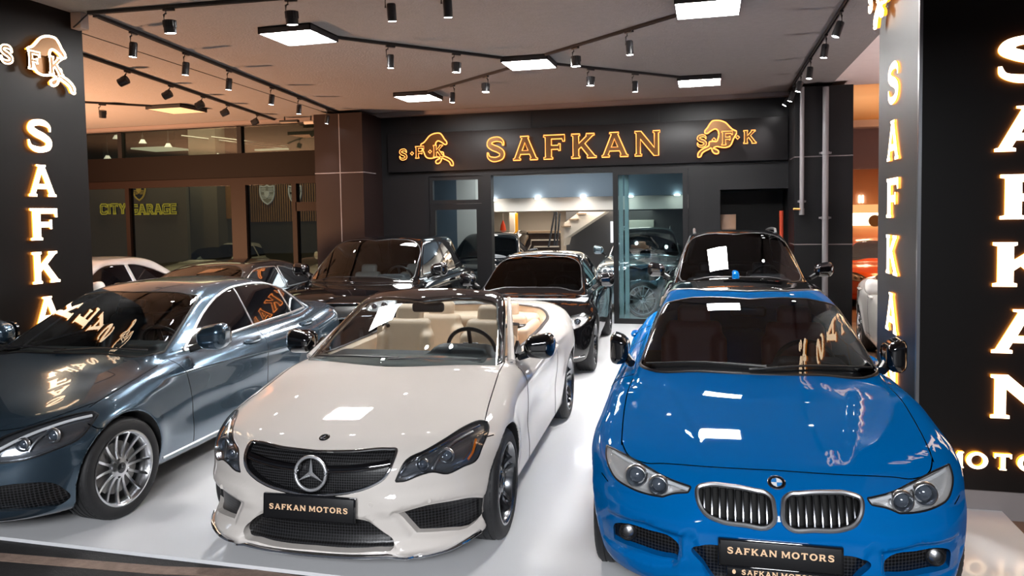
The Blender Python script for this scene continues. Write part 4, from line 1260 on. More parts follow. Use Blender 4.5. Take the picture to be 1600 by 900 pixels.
# ---------------------------------------------------------------- slate saloon beside the pillar
def saloon_car():
    c = Car('saloon_car', SALOON, -4.63, 3.32, -2.949, 'slate blue-grey saloon with silver multi-spoke wheels beside the lettered pillar', 'car', .022)
    paint = mat('slate_paint', (.055, .095, .135), .22, .75, coat=1.0)
    c.under()
    ws = c.screen(_mirror_poly([(0, 1.0), (.35, .995), (.68, .975), (.745, .99), (.715, 1.06), (.615, 1.25), (.575, 1.325), (.50, 1.345), (0, 1.368)]))
    screen = c.mk('windscreen', ws, M['screen'])
    b = MB(); c.edge(b, ws, .010, None, .0, flat=.5); c.put(b, 'windscreen_seal', M['trim'], screen)
    outline = crom([(1.66, .955), (2.2, .985), (2.75, 1.005), (3.4, 1.015), (3.86, 1.025), (3.82, 1.06), (3.68, 1.17), (3.50, 1.27), (3.25, 1.335), (2.85, 1.36), (2.55, 1.345), (2.30, 1.285), (2.06, 1.185), (1.84, 1.06)], 5, sharp=(0, 4))
    day = c.side(outline, 2)
    hb = []
    frontw = c.carve(lambda P: np.maximum(P[:, 1] - 2.70 - (P[:, 2] - 1.0) * -.10, -9 - P[:, 0]), 1, day)
    rest = c.carve(lambda P: 2.80 - (P[:, 2] - 1.0) * .12 - P[:, 1], 1, frontw[1])
    rear = c.carve(lambda P: P[:, 1] - 3.50 + (P[:, 2] - 1.0) * .25, 1, rest[0])
    for m in c.halves(frontw[0]): c.mk('front_window', m, M['privacy'])
    for m in c.halves(rear[0]): c.mk('rear_window', m, M['privacy'])
    for m in c.halves(rear[1]): c.mk('quarter_window', m, M['privacy'])
    for m in c.halves(rest[1]): c.mk('door_pillar', m, M['gloss'])
    for m in c.halves(day):
        b = MB(); c.edge(b, m, .0125, None, .003, flat=.6, n=8); c.put(b, 'chrome_window_trim', M['satin'])
    for v, k in ((2.70, -.10), (3.50, -.25)):
        for sd in (1, -1):
            zz = np.linspace(1.0, 1.345 if v < 3 else 1.255, 10)
            Q, N = drop(c.f, [(sd * 2, v + (z - 1) * k, z) for z in zz], (-sd, 0, 0))
            b = MB(); b.tube(Q + N * .001, .010, False, 6, 0, N, .5); c.put(b, 'window_bar', M['satin'])
    hl = c.front(crom([(.52, .60), (.55, .692), (.60, .716), (.70, .746), (.775, .762), (.835, .757), (.866, .735), (.872, .69), (.855, .62), (.80, .592), (.715, .565), (.60, .560), (.54, .565)], 4, sharp=(6,)), 1.0, 3)
    for sd, m in zip((1, -1), c.halves(hl)):
        lamp_unit(c, m, sd, .06, [(.765, .665, .040, False), (.665, .640, .036, False)], dirv=(-.35, 1, 0),
                  bars=[([(.54, .612), (.62, .664), (.72, .712), (.80, .733), (.845, .735)], .010, M['white_mark']), ([(.70, .60), (.715, .66), (.735, .69)], .007, M['satin'])])
    inl = c.front(crom([(.40, .40), (.55, .425), (.70, .426), (.787, .395), (.815, .34), (.82, .27), (.785, .238), (.70, .25), (.55, .27), (.42, .28)], 4), .7, 2)
    for sd, m in zip((1, -1), c.halves(inl)):
        wl = MB(); inn = c.inset(m, (0, .05, 0), wl)
        g = c.mk('side_intake', inn, M['mesh']); c.put(wl, 'intake_sides', paint, g)
    gr = c.front(_mirror_poly([(0, .70), (.25, .70), (.42, .69), (.44, .66), (.40, .56), (.30, .48), (0, .47)]), .5, 2)
    wl = MB(); inn = c.inset(gr, (0, .05, 0), wl)
    g = c.mk('grille', inn, M['mesh_small']); c.put(wl, 'grille_sides', M['gloss'], g)
    b = MB(); c.edge(b, gr, .010, None, .002); c.put(b, 'chrome_surround', M['chrome'], g)
    Q, N = c.at(0, -1, .59, (0, 1, 0)); ring_star('star_badge', c.root, Q - c.mid, (0, -1, .1), .09, M['chrome'])
    plate(c, (0, -.012, .40), .53, .13, -.08)
    # sill trim, shut lines
    for sd in (1, -1):
        v = np.linspace(1.20, 3.2, 20)
        Q, N = drop(c.f, [(sd * 2, a, .262) for a in v], (-sd, 0, 0))
        b = MB(); b.tube(Q + N * .001, .009, False, 6, 0, N, .6); c.put(b, 'sill_trim', M['satin'])
    c.line([(.48, .73), (.62, .735), (.74, .775), (.80, .80)], 'front')
    c.line([(.80, .60), (.795, .9), (.775, 1.25), (.755, 1.46)], 'top')
    c.line([(.52, .70), (.55, .665), (.70, .66)], 'side')
    c.line([(1.46, .93), (1.485, .80), (1.545, .5), (1.555, .28)], 'side')
    c.line([(2.76, 1.0), (2.72, .93), (2.655, .80), (2.65, .5), (2.65, .28)], 'side')
    c.line([(3.80, 1.02), (3.74, .90), (3.60, .76), (3.38, .66)], 'side')
    c.handles([(2.50, .905), (3.53, .915)], paint, (.12, .021))
    c.mirror((.985, 1.70, 1.065), (.115, .09, .09), paint, (.80, 1.66, .965), .08)
    c.wipers([[(-.66, .99), (-.35, 1.015), (.05, 1.012)], [(-.02, 1.0), (.30, 1.015), (.64, .995)]])
    c.wheels(.33, .243, .225, 'multi', M['alloy'], .790, 'star', steer=math.radians(-5))
    c.wheel_x = .36
    c.dash(1.28, 1.78, .95, .68); c.steering(.37, 1.95, .94)
    c.seats(M['black_leather'])
    c.vput(rbox((0, 2.05, 1.27), (.12, .03, .04), .025), (-.2, 1.9, 1.15), (.2, 2.2, 1.35), .014, 'inner_mirror', M['trim'])
    c.finish(paint)
    return c
# ---------------------------------------------------------------- the cars standing behind
def make_spec(L, hw, H, zn, zc, vc, wb, fo, R, ct=2.0, deck=None, rear=None, tn=.40, belt=None, suv=False, w0=None):
    belt = belt or zc + .02
    vt = vc + (H - .07 - zc) * ct
    deck = deck or belt + .08
    rear = rear or (L - .45, deck, 2.2)
    vr = rear[0] - (H - .12 - deck) * rear[2]
    nb = .3 if suv else 0
    return dict(L=L, hw=hw, H=H + .12, ncv=(.36 if not suv else .28, 3.0), tcv=(.26, 3.2),
        nose=pch([.15, .22, .3, .42, zn - .18, zn - .05, zn + .03, zn + .12], [.14, .05, .015, 0, .015, .05, .12, .3]),
        tail=pch([.2, .4, .6, belt - .1, belt + .1, belt + .3], [.12, .02, 0, .04, .06, .2]),
        wsec=pch([.12, .22, .32, .45, .65, belt - .18, belt - .08, belt, belt + .08, belt + .2], [.08, .05, .025, .012, 0, .004, .018, .045, .09, .2]),
        wplan=pch([0, .4, .9, 1.5, L * .72, L * .88, L], [.05, .01, 0, 0, 0, .03, .10]),
        top=pch([0, .1, .3, vc * .55, vc + .15, vc + .6, L * .78, L - .45, L - .15, L], [zn - .05, zn, zn + (zc - zn) * .4, zn + (zc - zn) * .75, zc, belt, belt + .02, deck, deck, deck - .05]),
        crown=pch([0, .3, .8, 1.3, 1.8, L - .9, L], [.09, .10, .08, .06, .05, .06, .08]), crp=2.6,
        bot=pch([0, .5, 1.3, L - 1.3, L - .5, L], [.18, .18, .22 + nb * .2, .22 + nb * .2, .24, .32]),
        wheels=[(fo, R, R + .03), (fo + wb, R, R + .03)], flare=.014, bulge=.014, wellx=.60,
        r_ns=.20, r_ts=.2, r_top=pch([0, .3, 1.2, L - .4, L], [.10, .12, .11, .12, .10]),
        gh=dict(ws=(vc, zc, ct, .40), wsb=.2, rear=(*rear, .25), side=(w0 or hw - .15, belt - .02, tn), sb=.1,
                splan=pch([1.0, 1.8, 2.6, L * .74, L * .92], [.04, .01, 0, .03, .13]),
                roof=pch([vt - .4, vt, vt + .45, vt + .9, max(vr - .1, vt + 1.2), max(vr + .5, vt + 1.9)], [H - .10, H - .045, H - .005, H, H - .03, H - (.11 if not suv else .06)]), rcrown=.045,
                r_a=.06, r_c=.10, r_r=.08, r_b=.04),
        meta=(zn, zc, belt, H, vc, ct, rear, tn, deck))

def other_car(name, S, x, y, yaw, label, paint, glass_m=None, z=0.0, h=.034, lamps=None, grille=None, rails=False, wheel=('v5', 'alloy_dark'), R=None, plate_on=False,
              seats=None, quarter=True, mirror_m=None, side_glass='privacy', trim=None, rearglass=False, group=None):
    c = Car(name, S, x, y, yaw, label, 'car', h, group)
    c.root.location.z = z
    zn, zc, belt, H, vc, ct, rear, tn, deck = S['meta']
    g = S['gh']; w0, zs, _ = g['side']
    c.under()
    W = lambda q: w0 - (q - zs) * tn - .1 * (q - zs) ** 2
    zb, zt = zc + .045, H - .085
    ws = c.screen(_mirror_poly([(0, zb + .015), (.35, zb + .01), (W(zb) - .06, zb - .005), (W(zb + .08) - .045, zb + .07), (W(zt - .04) - .045, zt - .04), (W(zt) - .10, zt), (0, zt + .02)]))
    scr = c.mk('windscreen', ws, glass_m or M['screen_dark'])
    b = MB(); c.edge(b, ws, .010, None, 0, flat=.5); c.put(b, 'windscreen_seal', M['trim'], scr)
    va = lambda q: vc + (q - zc) * ct + .42 * W(q) ** 2 + .16
    vr = lambda q: rear[0] - (q - rear[1]) * rear[2] - .42
    zl, zu = belt + .03, H - .11
    vm = (va(zl) + vr(zl)) / 2 + .08
    polys = [('front_window', [(va(zl) + .02, zl), (vm - .03, zl + .012), (vm - .06, zu), (va(zu) + .05, zu - .01), (va(zu - .12), zu - .12)]),
             ('rear_window', [(vm + .03, zl + .012), (vr(zl) + .02, zl + .03), (vr(zl + .10) + .03, zl + .10), (vr(zu) - .02, zu - .05), (vr(zu) - .2, zu - .01), (vm, zu)])]
    for nm, pl in polys:
        p = c.side(crom(pl, 4, sharp=(0, 1, 2, 5)), 1)
        for m in c.halves(p):
            o = c.mk(nm, m, M[side_glass])
            if trim is not None:
                b = MB(); c.edge(b, m, .009, None, .001, flat=.6); c.put(b, 'window_trim', trim, o)
    if rearglass:
        rg = c.carve(lambda P: np.maximum(np.maximum(rear[0] - (P[:, 2] - rear[1]) * rear[2] - .12 - P[:, 1], np.abs(P[:, 0]) - (W(1.1) - .12)), deck + .05 - P[:, 2]), 1)[0]
        c.mk('rear_screen', rg, M['privacy'])
    if grille:
        gr = c.front(_mirror_poly(grille), .6, 2)
        wl = MB(); inn = c.inset(gr, (0, .05, 0), wl); go = c.mk('grille', inn, M['mesh_small']); c.put(wl, 'grille_sides', M['gloss'], go)
        b = MB(); c.edge(b, gr, .010, None, .002); c.put(b, 'chrome_surround', M['chrome'], go)
    if lamps:
        hl = c.front(crom(lamps, 4), 1.0, 2)
        cx = sum(p[0] for p in lamps) / len(lamps); cz = sum(p[1] for p in lamps) / len(lamps)
        for sd, m in zip((1, -1), c.halves(hl)):
            lamp_unit(c, m, sd, .05, [(cx + .04, cz, .036, True), (cx - .06, cz - .01, .032, True)], dirv=(-.3, 1, 0), housing=M['lamp_silver'])
    c.line([(vc + .25, belt - .03), (vc + .3, belt - .3), (vc + .33, .3)], 'side')
    c.line([(vm, belt), (vm - .02, .7), (vm - .06, .3)], 'side')
    c.line([(.55 * S['hw'] / .9, zn + .02), (.72, zn + .045)][:0] or [(.80 * S['hw'] / .9, .55), (.80 * S['hw'] / .9, .9), (.80 * S['hw'] / .9, vc + .3)], 'top')
    c.handles([(vm - .22, belt - .10), (vm + .80, belt - .09)], paint)
    c.mirror((S['hw'] + .07, vc + .52, belt + .11), (.115, .085, .085), mirror_m or paint, (S['hw'] - .1, vc + .48, belt + .0), .06)
    Rw = R or S['wheels'][0][1]
    c.wheels(Rw, Rw * .74, .235, wheel[0], M[wheel[1]], S['hw'] - .12)
    c.wheel_x = .37
    if seats:
        c.dash(vc + .15, vc + .6, zc, .66)
        c.steering(.38, vc + .80, zc - .01)
        c.seats(seats, v=vc + 1.15)
    if rails:
        vt = vc + (H - zc) * ct
        for sd in (1, -1):
            v = np.linspace(vt + .25, rear[0] - .75, 14)
            Q, N = drop(c.f, [(sd * (W(H) - .02), a, H + .4) for a in v], (0, 0, -1))
            lift = np.full(14, .045); lift[0] = lift[-1] = -.005
            P = Q.copy(); P[:, 2] += lift
            b = MB(); b.tube(P, .018, False, 8)
            c.put(b, 'roof_rail', M['satin'] if rails == 1 else M['gloss'])
    if plate_on: plate(c, (0, -.012, .46), .52, .12, -.05)
    c.finish(paint)
    return c

def other_cars():
    blackp = mat('black_paint', (.003, .003, .0035), .06)
    # black coupe right behind the cabriolet
    S = make_spec(4.69, .90, 1.42, .70, .945, 1.10, 2.84, .79, .34, 2.05, 1.0, (4.2, 1.0, 2.3))
    c = other_car('coupe_car', S, -2.24, 8.58, -3.38, 'glossy black coupe parked between the convertible and the open shop door', blackp, glass('coupe_glass', (.07, .075, .08), .5), h=.028,
              lamps=[(.50, .62), (.55, .70), (.68, .745), (.80, .755), (.845, .72), (.80, .65), (.66, .60)],
              grille=[(0, .66), (.36, .67), (.42, .62), (.36, .50), (0, .47)], wheel=('v5', 'alloy_dark'), seats=M['black_leather'], mirror_m=M['gloss'], trim=M['gloss'])
    inl = c.S
    b = MB(); x = np.linspace(.42, .80, 10)
    for sd in (1, -1):
        Q, N = drop(c.f, [(sd * a, -1, .26 + .02 * (a - .4)) for a in x], (0, 1, 0)); b = MB(); b.tube(Q, .012, False, 6); c.put(b, 'bumper_trim', M['chrome'])
    # black off-roader
    S = make_spec(4.62, .98, 1.69, .93, 1.10, 1.18, 2.74, .86, .37, 1.45, 1.12, (4.50, 1.1, .75), .30, 1.12, True)
    other_car('suv_car', S, -4.62, 8.22, -3.2, 'glossy black boxy off-roader between the slate saloon and the brown pilaster', blackp, M['screen'],
              lamps=[(.60, .86), (.62, .93), (.72, .96), (.86, .955), (.90, .90), (.84, .85), (.70, .83)],
              grille=[(0, .92), (.40, .925), (.50, .92), (.47, .82), (0, .79)], wheel=('fan', 'alloy_dark'), seats=M['grey_leather'], trim=M['gloss'], mirror_m=M['gloss'])
    # black suv behind the blue saloon
    S = make_spec(4.86, .98, 1.72, .93, 1.09, 1.25, 2.93, .87, .38, 1.7, 1.10, (4.75, 1.1, .85), .34, 1.10, True)
    other_car('suv_car', S, .40, 8.55, -1.3, 'black estate-like SUV with silver roof rails behind the blue saloon', blackp, M['screen_dark'],
              lamps=[(.45, .80), (.48, .87), (.66, .91), (.85, .92), (.88, .86), (.74, .80)], grille=[(0, .90), (.34, .90), (.38, .85), (.34, .70), (0, .68)], rails=1, seats=M['black_leather'], trim=M['satin'], mirror_m=M['gloss'])
    # dark low saloon behind the slate one
    S = make_spec(4.85, .93, 1.385, .68, .91, 1.15, 2.87, .80, .335, 2.3, .98, (4.5, .98, 2.7), .48)
    other_car('saloon_car', S, -6.66, 6.95, -2.6, 'low dark saloon with arched roof between the slate saloon and the white car', mat('dark_bronze_paint', (.022, .017, .016), .14, .4, coat=1.0), M['screen_dark'],
              lamps=[(.50, .58), (.55, .66), (.80, .70), (.83, .64), (.66, .57)], seats=M['black_leather'], trim=M['satin'], wheel=('fan', 'alloy'))
    # white saloon far left
    whitep = mat('plain_white_paint', (.78, .74, .70), .25, 0, coat=1.0)
    S = make_spec(4.6, .90, 1.45, .72, .96, 1.15, 2.75, .85, .33, 2.0, 1.05, (4.15, 1.03, 1.9), .44)
    other_car('saloon_car', S, -8.72, 6.5, -2.5, 'white saloon half hidden behind the left pillar', whitep, M['screen_dark'],
              lamps=[(.50, .62), (.55, .70), (.80, .74), (.83, .66), (.66, .60)], trim=M['satin'], wheel=('fan', 'alloy'), rearglass=True)
    S = make_spec(4.55, .90, 1.44, .72, .96, 1.15, 2.70, .85, .32, 2.0, 1.04, (4.15, 1.03, 1.8), .42)
    other_car('saloon_car', S, 2.83, 8.22, 2.6, 'white saloon with dark windows behind the right pillar', whitep, M['screen_dark'], z=-.06,
              lamps=[(.50, .62), (.55, .70), (.80, .74), (.83, .66), (.66, .60)], wheel=('fan', 'alloy'), trim=M['trim'])
    # inside the shop
    S = make_spec(4.6, .94, 1.66, .90, 1.06, 1.25, 2.75, .85, .36, 1.6, 1.08, (4.5, 1.08, .8), .34, 1.07, True)

    S2 = make_spec(4.6, .94, 1.60, .88, 1.04, 1.25, 2.75, .85, .36, 1.6, 1.06, (4.5, 1.06, .8), .34, 1.05, True)
    other_car('suv_car', S2, -4.6, 14.05, -3, 'black SUV with roof rails standing inside behind the door post', blackp, M['screen_dark'], h=.042, rails=2, side_glass='privacy',
              lamps=[(.55, .80), (.58, .87), (.80, .90), (.83, .83), (.66, .78)], grille=[(0, .88), (.36, .88), (.38, .82), (.34, .70), (0, .68)])
    silv = mat('silver_blue_paint', (.22, .30, .34), .2, .8, coat=1.0)
    other_car('suv_car', S, -1.28, 14.75, -2, 'silver-blue SUV standing inside behind the sliding glass door', silv, M['screen_dark'], h=.042, rails=1,
              lamps=[(.55, .80), (.58, .87), (.80, .90), (.83, .83), (.66, .78)], grille=[(0, .88), (.36, .88), (.38, .82), (.34, .70), (0, .68)])
    # neighbours
    S = make_spec(4.4, .90, 1.38, .70, .93, 1.15, 2.6, .85, .33, 2.1, .98, (4.0, .98, 2.2), .44)
    other_car('coupe_car', S, 3.55, 16.3, 4, 'orange-red car inside the bright shop beyond the right column', mat('orange_paint', (.75, .10, .01), .2, .2, coat=1.0), M['screen_dark'], z=-.06, h=.05,
              lamps=[(.50, .60), (.55, .68), (.80, .72), (.83, .64), (.66, .58)])
    other_car('saloon_car', S, -12.2, 15.0, -2, 'pale car inside the left-hand garage behind its plain window', whitep, M['screen_dark'], h=.05)
    other_car('saloon_car', S, -8.3, 15.2, -2, 'pale car inside the left-hand garage below the badge sign', whitep, M['screen_dark'], h=.05)
# ---------------------------------------------------------------- the showroom
CZ = 3.947                                   # ceiling
FY = 13.59                                   # shop front plane
WM = {}
WM['floor'] = mat('epoxy_floor', (.74, .745, .76), .28, 0, coat=.2, noise=(.8, .05))
WM['ceil'] = mat('ceiling_paint', (.205, .195, .193), .85, noise=(14, .10), bump=(38, .55))
WM['soffit'] = mat('soffit_paint', (.80, .70, .68), .85, noise=(10, .06))
WM['clad'] = mat('black_cladding', (.007, .007, .008), .42, spec=.28, noise=(3, .10))
WM['clad2'] = mat('sign_cladding', (.011, .0098, .0105), .42, spec=.25, noise=(3, .08))
WM['brown2'] = mat('garage_header', (.0035, .002, .0017), .6, spec=.12)
WM['brown'] = mat('brown_cladding', (.014, .0078, .0072), .42, spec=.25, noise=(3, .08))
WM['frame'] = mat('door_frame', (.007, .007, .008), .42, spec=.3)
WM['pillar'] = mat('polished_black', (.0055, .004, .0034), .42, spec=.16)
WM['seamlt'] = mat('seam_light', (.16, .14, .14), .5)
WM['asphalt'] = mat('asphalt', (.018, .016, .016), .7, noise=(30, .5), bump=(120, .6))
WM['kerb'] = mat('kerb_paint', (.26, .18, .14), .8, noise=(22, .45), bump=(90, .5))
WM['bronze'] = mat('bronze_face', (.10, .042, .008), .35, .6)
WM['orange_edge'] = emis('neon_orange', (1.0, .27, .06), 2.3)
WM['letter_face'] = emis('letter_white', (1.0, .72, .46), 5)
WM['letter_side'] = emis('letter_orange', (1.0, .28, .02), 1.8)
WM['led'] = emis('led_panel', (1.0, .985, .97), 80)
WM['lens'] = emis('spot_lens', (1.0, .98, .96), 45)
WM['pipe'] = mat('pipe_paint', (.20, .19, .20), .45)

def plain(name, a, b, m, bev=0.0):
    return struct(MB().box(a, b, 0, bev).build(name, m, auto=.6))

# floor platform, street, ground next door
plain('floor', (-22, 3.70, -.14), (1.83, 24, 0), WM['floor'])
plain('floor_neighbour', (1.83, 3.2, -.16), (16, 24, -.06), mat('neighbour_floor', (.22, .12, .07), .35, noise=(2, .3)))
plain('ground_street', (-25, -12, -.40), (16, 3.70, -.022), WM['asphalt'])
b = MB()
pts = [(-7.0, 3.34), (-4.15, 3.50), (-3.05, 3.57), (-2.5, 3.65), (-1.4, 3.60), (0.5, 3.62)]
for i in range(len(pts) - 1):
    (x0, y0), (x1, y1) = pts[i], pts[i + 1]
    b.prism([(x0, y0 - .045), (x1, y1 - .045), (x1, y1 + .045), (x0, y0 + .045)], 2, -.024, -.018)
struct(b.build('trim_kerb_line', WM['kerb']))

# ceiling: dark field, pale outer field past the right-hand edge
plain('ceiling', (-22, -3, CZ), (1.87, 13.7, CZ + .12), WM['ceil'])
plain('ceiling_outer', (1.87, -3, CZ + .01), (16, 13.2, CZ + .12), WM['soffit'])
b = MB(); b.tube([(-6.35, 6.6, CZ), (-7.0, 13.5, CZ)], .006, False, 4); struct(b.build('trim_ceiling_joint', WM['frame']))
b = MB(); b.box((-22, 13.40, 3.876), (2.2, FY, CZ - .004)); struct(b.build('trim_cornice', mat('cornice', (.17, .14, .135), .6)))
plain('ceiling_beam', (-9.0, 2.2, 3.95 - .12), (-5.72, 4.9, CZ), WM['ceil'])

# back wall pieces round the openings
DX0, DX1, DX2 = -3.93, -1.64, -.27
plain('wall_back_top', (-6.12, FY, 3.545), (1.29, FY + .25, CZ), WM['clad'])
plain('wall_back_upper', (-6.12, FY, 2.71), (1.29, FY + .25, 3.545), WM['clad'])
plain('wall_back_left', (-6.12, FY, 0), (-5.25, FY + .25, 2.71), WM['clad2'])
plain('wall_back_right', (-.27, FY, 0), (.18, FY + .25, 2.71), WM['clad'])
plain('wall_back_lintel', (.18, FY, 2.35), (1.29, FY + .25, 2.71), WM['clad'])
b = MB(); b.box((-5.95, FY - .10, 2.82), (1.27, FY, 3.545), 0, .006); struct(b.build('trim_sign_band', WM['clad2'], auto=.6))
b = MB()
for x in (-5.55, -3.2, -.9): b.box((x - .05, FY - .012, 3.55), (x + .05, FY, 3.87))
struct(b.build('trim_wall_battens', WM['frame']))
# dark niche
b = MB()
b.box((.18, FY + 1.0, 0), (1.29, FY + 1.05, 2.35)); b.box((.13, FY + .02, 0), (.18, FY + 1.05, 2.35)); b.box((1.29, FY + .02, 0), (1.34, FY + 1.05, 2.35)); b.box((.13, FY + .02, 2.35), (1.34, FY + 1.05, 2.40))
struct(b.build('wall_niche', WM['frame']))
o = MB().box((.19, FY + .55, 0), (.46, FY + .62, 1.92), 0, .004).build('door_leaf', mat('door_wood', (.30, .17, .10), .45, noise=(5, .3)), auto=.6)
tag(o, 'narrow brown wooden door leaf standing inside the dark wall niche', 'door leaf')
b = MB(); b.tube([(1.19, FY + .1, 0), (1.19, FY + .1, 1.97)], .035, False, 10); o = b.build('red_pipe', mat('red_pipe', (.45, .05, .02), .4), auto=.8)
tag(o, 'red vertical pipe at the right side of the dark niche', 'pipe')
# pilasters
def pilaster(name, x0, x1, y0, m, seams, vert):
    o = MB().box((x0, y0, 0), (x1, FY, CZ - .06)).build(name, m); struct(o)
    b = MB()
    for z in seams: b.box((x0 - .004, y0 - .004, z - .008), (x1 + .004, FY - .3, z + .008))
    for x in vert: b.box((x - .008, y0 - .004, 0), (x + .008, y0 + .1, CZ - .07))
    s = b.build('trim_' + name, WM['seamlt']); struct(s)
pilaster('column_left', -7.09, -6.12, 12.755, WM['brown'], (2.80,), (-6.58,))
pilaster('column_right', 1.29, 2.14, 12.65, WM['clad'], (2.806, 1.436), ())
# pipes on the right pilaster
for nm, x, z0, z1, r, rings, lab in (('drain_pipe', 1.395, 1.95, CZ - .07, .032, (2.11,), 'shorter thin grey pipe with a lever valve on the black column'),
                               ('drain_pipe', 1.735, .004, CZ - .09, .045, (2.85, 1.85), 'long grey drain pipe running down the black column to the floor')):
    e = empty(nm, (x, 12.65 - r * 1.36 - .004, z0)); tag(e, lab, 'pipe')
    b = MB(); b.tube([(0, 0, 0), (0, 0, z1 - z0)], r, False, 12); b.build('pipe', WM['pipe'], e, auto=.8)
    for z in rings:
        b = MB(); b.lathe([(-.02, r), (-.02, r * 1.35), (.02, r * 1.35), (.02, r)], 2, (0, 0, z - z0), 16); b.box((-r * 1.9, -.012, z - z0 - .014), (r * 1.9, r * 1.36, z - z0 + .014)); b.build('pipe_clip', WM['pipe'], e, auto=.8)
    if z0 > .1:
        b = MB(); b.lathe([(-.05, r * .6), (-.05, r * 1.25), (.05, r * 1.25), (.05, r)], 2, (0, 0, 0), 14); b.build('valve', WM['pipe'], e, auto=.8)
        b = MB(); b.tube([(-.03, -.03, .04), (-.13, -.04, .045)], .016, False, 8); b.build('valve_lever', mat('lever_orange', (.9, .42, .12), .4), e, auto=.8)

# ---------------------------------------------------------------- shop front doors and glazing
pane = glass('shop_glass', (.80, .86, .88), 1.0)
def bars(mb, x0, x1, z0, z1, w, y0, y1):
    mb.box((x0, y0, z0), (x0 + w, y1, z1)); mb.box((x1 - w, y0, z0), (x1, y1, z1)); mb.box((x0 + w, y0, z1 - w), (x1 - w, y1, z1)); mb.box((x0 + w, y0, z0), (x1 - w, y1, z0 + w))
b = MB(); b.box((-5.25, FY - .02, 2.722), (-.10, FY + .14, 2.815)); b.box((-5.25, FY - .02, 0), (-5.162, FY + .14, 2.722)); b.box((-4.118, FY - .03, 0), (-3.93, FY + .16, 2.722))
b.box((-.358, FY - .02, 0), (-.10, FY + .14, 2.722))
fr = b.build('window_frame_front', WM['frame']); struct(fr)
b = MB(); bars(b, -5.16, -4.12, 2.203, 2.72, .07, FY, FY + .08); w = b.build('window_1', WM['frame']); struct(w)
MB().box((-5.10, FY + .035, 2.26), (-4.18, FY + .045, 2.66)).build('pane', pane, w)
b = MB(); bars(b, -5.16, -4.12, 0, 2.20, .11, FY, FY + .08); w = b.build('window_2', WM['frame']); struct(w)
MB().box((-5.06, FY + .035, .1), (-4.22, FY + .045, 2.10)).build('pane', pane, w)
b = MB(); bars(b, -1.66, -.36, 0.0, 2.74, .09, FY - .09, FY - .032); w = b.build('door_1', WM['frame']); struct(w)
MB().box((-1.57, FY - .065, .09), (-.45, FY - .055, 2.65)).build('pane', glass('door_glass', (.66, .78, .80), 1.3), w)
MB().box((-1.57, FY + .04, .05), (-1.50, FY + .10, 2.65)).build('door_jamb', mat('jamb_pale', (.55, .58, .58), .35), w)
MB().box((-1.47, FY + .06, .05), (-1.40, FY + .12, 2.65)).build('door_jamb', bpy.data.materials['jamb_pale'], w)

# ---------------------------------------------------------------- pillars by the street
P1 = MB().box((-9.0, 4.88, 0), (-5.83, 6.10, CZ)).build('column_street_left', WM['pillar']); struct(P1)
P2 = MB().box((1.31, 5.41, .145), (9.0, 6.63, CZ)).build('column_street_right', [WM['pillar'], mat('sheen_black', (.014, .012, .012), .48, spec=.45)]); struct(P2)
for f in P2.data.polygons:
    if f.normal.x < -.5: f.material_index = 1  # inner face paler and glossier: its sheen is put into the material
plain('trim_plinth_right', (1.36, 5.46, -.06), (9.0, 6.60, .145), mat('plinth', (.20, .175, .17), .6))
b = MB(); b.box((1.302, 5.402, .15), (1.322, 5.43, CZ)); struct(b.build('trim_corner_right', mat('corner_steel', (.22, .22, .23), .3, .9)))
WM['orange_dim'] = emis('neon_dim', (1.0, .30, .03), 1.3)
WM['halo'] = emis('halo_led', (1.0, .34, .06), 12)
# ---------------------------------------------------------------- lit lettering
def lit_letter(ch, o, ex, ez, h, w, label, group, neon=False, depth=.014, off=.014):
    """one channel letter at o (centre of its foot) running along ex"""
    ex = np.array(ex, float); ez = np.array(ez, float); ey = np.cross(ex, ez)      # ey points out of the wall
    gw, ol = GL[ch]
    sx = w / gw
    sh = [[((p[0] - gw / 2) * sx, p[1] * h) for p in q] for q in ol]
    e = empty('sign_letter', tuple(o)); tag(e, label, 'letter', group)
    V, F = curve_mesh(sh, depth)
    z = V[:, 2].copy()
    W = np.stack([V[:, 0], V[:, 1], z], 1)
    P = frame(W, (0, 0, 0) + ey * (off + depth / 2), ex, ez, ey)
    side = [f for f in F if abs(z[f].max() - z[f].min()) > 1e-6]
    front = [f for f in F if z[f].min() > 1e-6]
    back = [f for f in F if z[f].max() < -1e-6]
    if neon:
        mk('letter_face', P, front, WM['bronze'], e, smooth=False)
        mk('letter_return', P, [side, back], [WM['orange_dim'], WM['halo']], e, smooth=False)
        b = MB()
        for q in sh:
            L = np.array([frame(np.array([[p[0], p[1], 0]]), ey * (off + .005 + depth), ex, ez, ey)[0] for p in q])
            b.tube(L, .009, True, 5)
        b.build('neon_edge', WM['orange_edge'], e)
    else:
        mk('letter_face', P, front, WM['letter_face'], e, smooth=False)
        mk('letter_return', P, [side, back], [WM['letter_side'], WM['halo']], e, smooth=False)
    return e

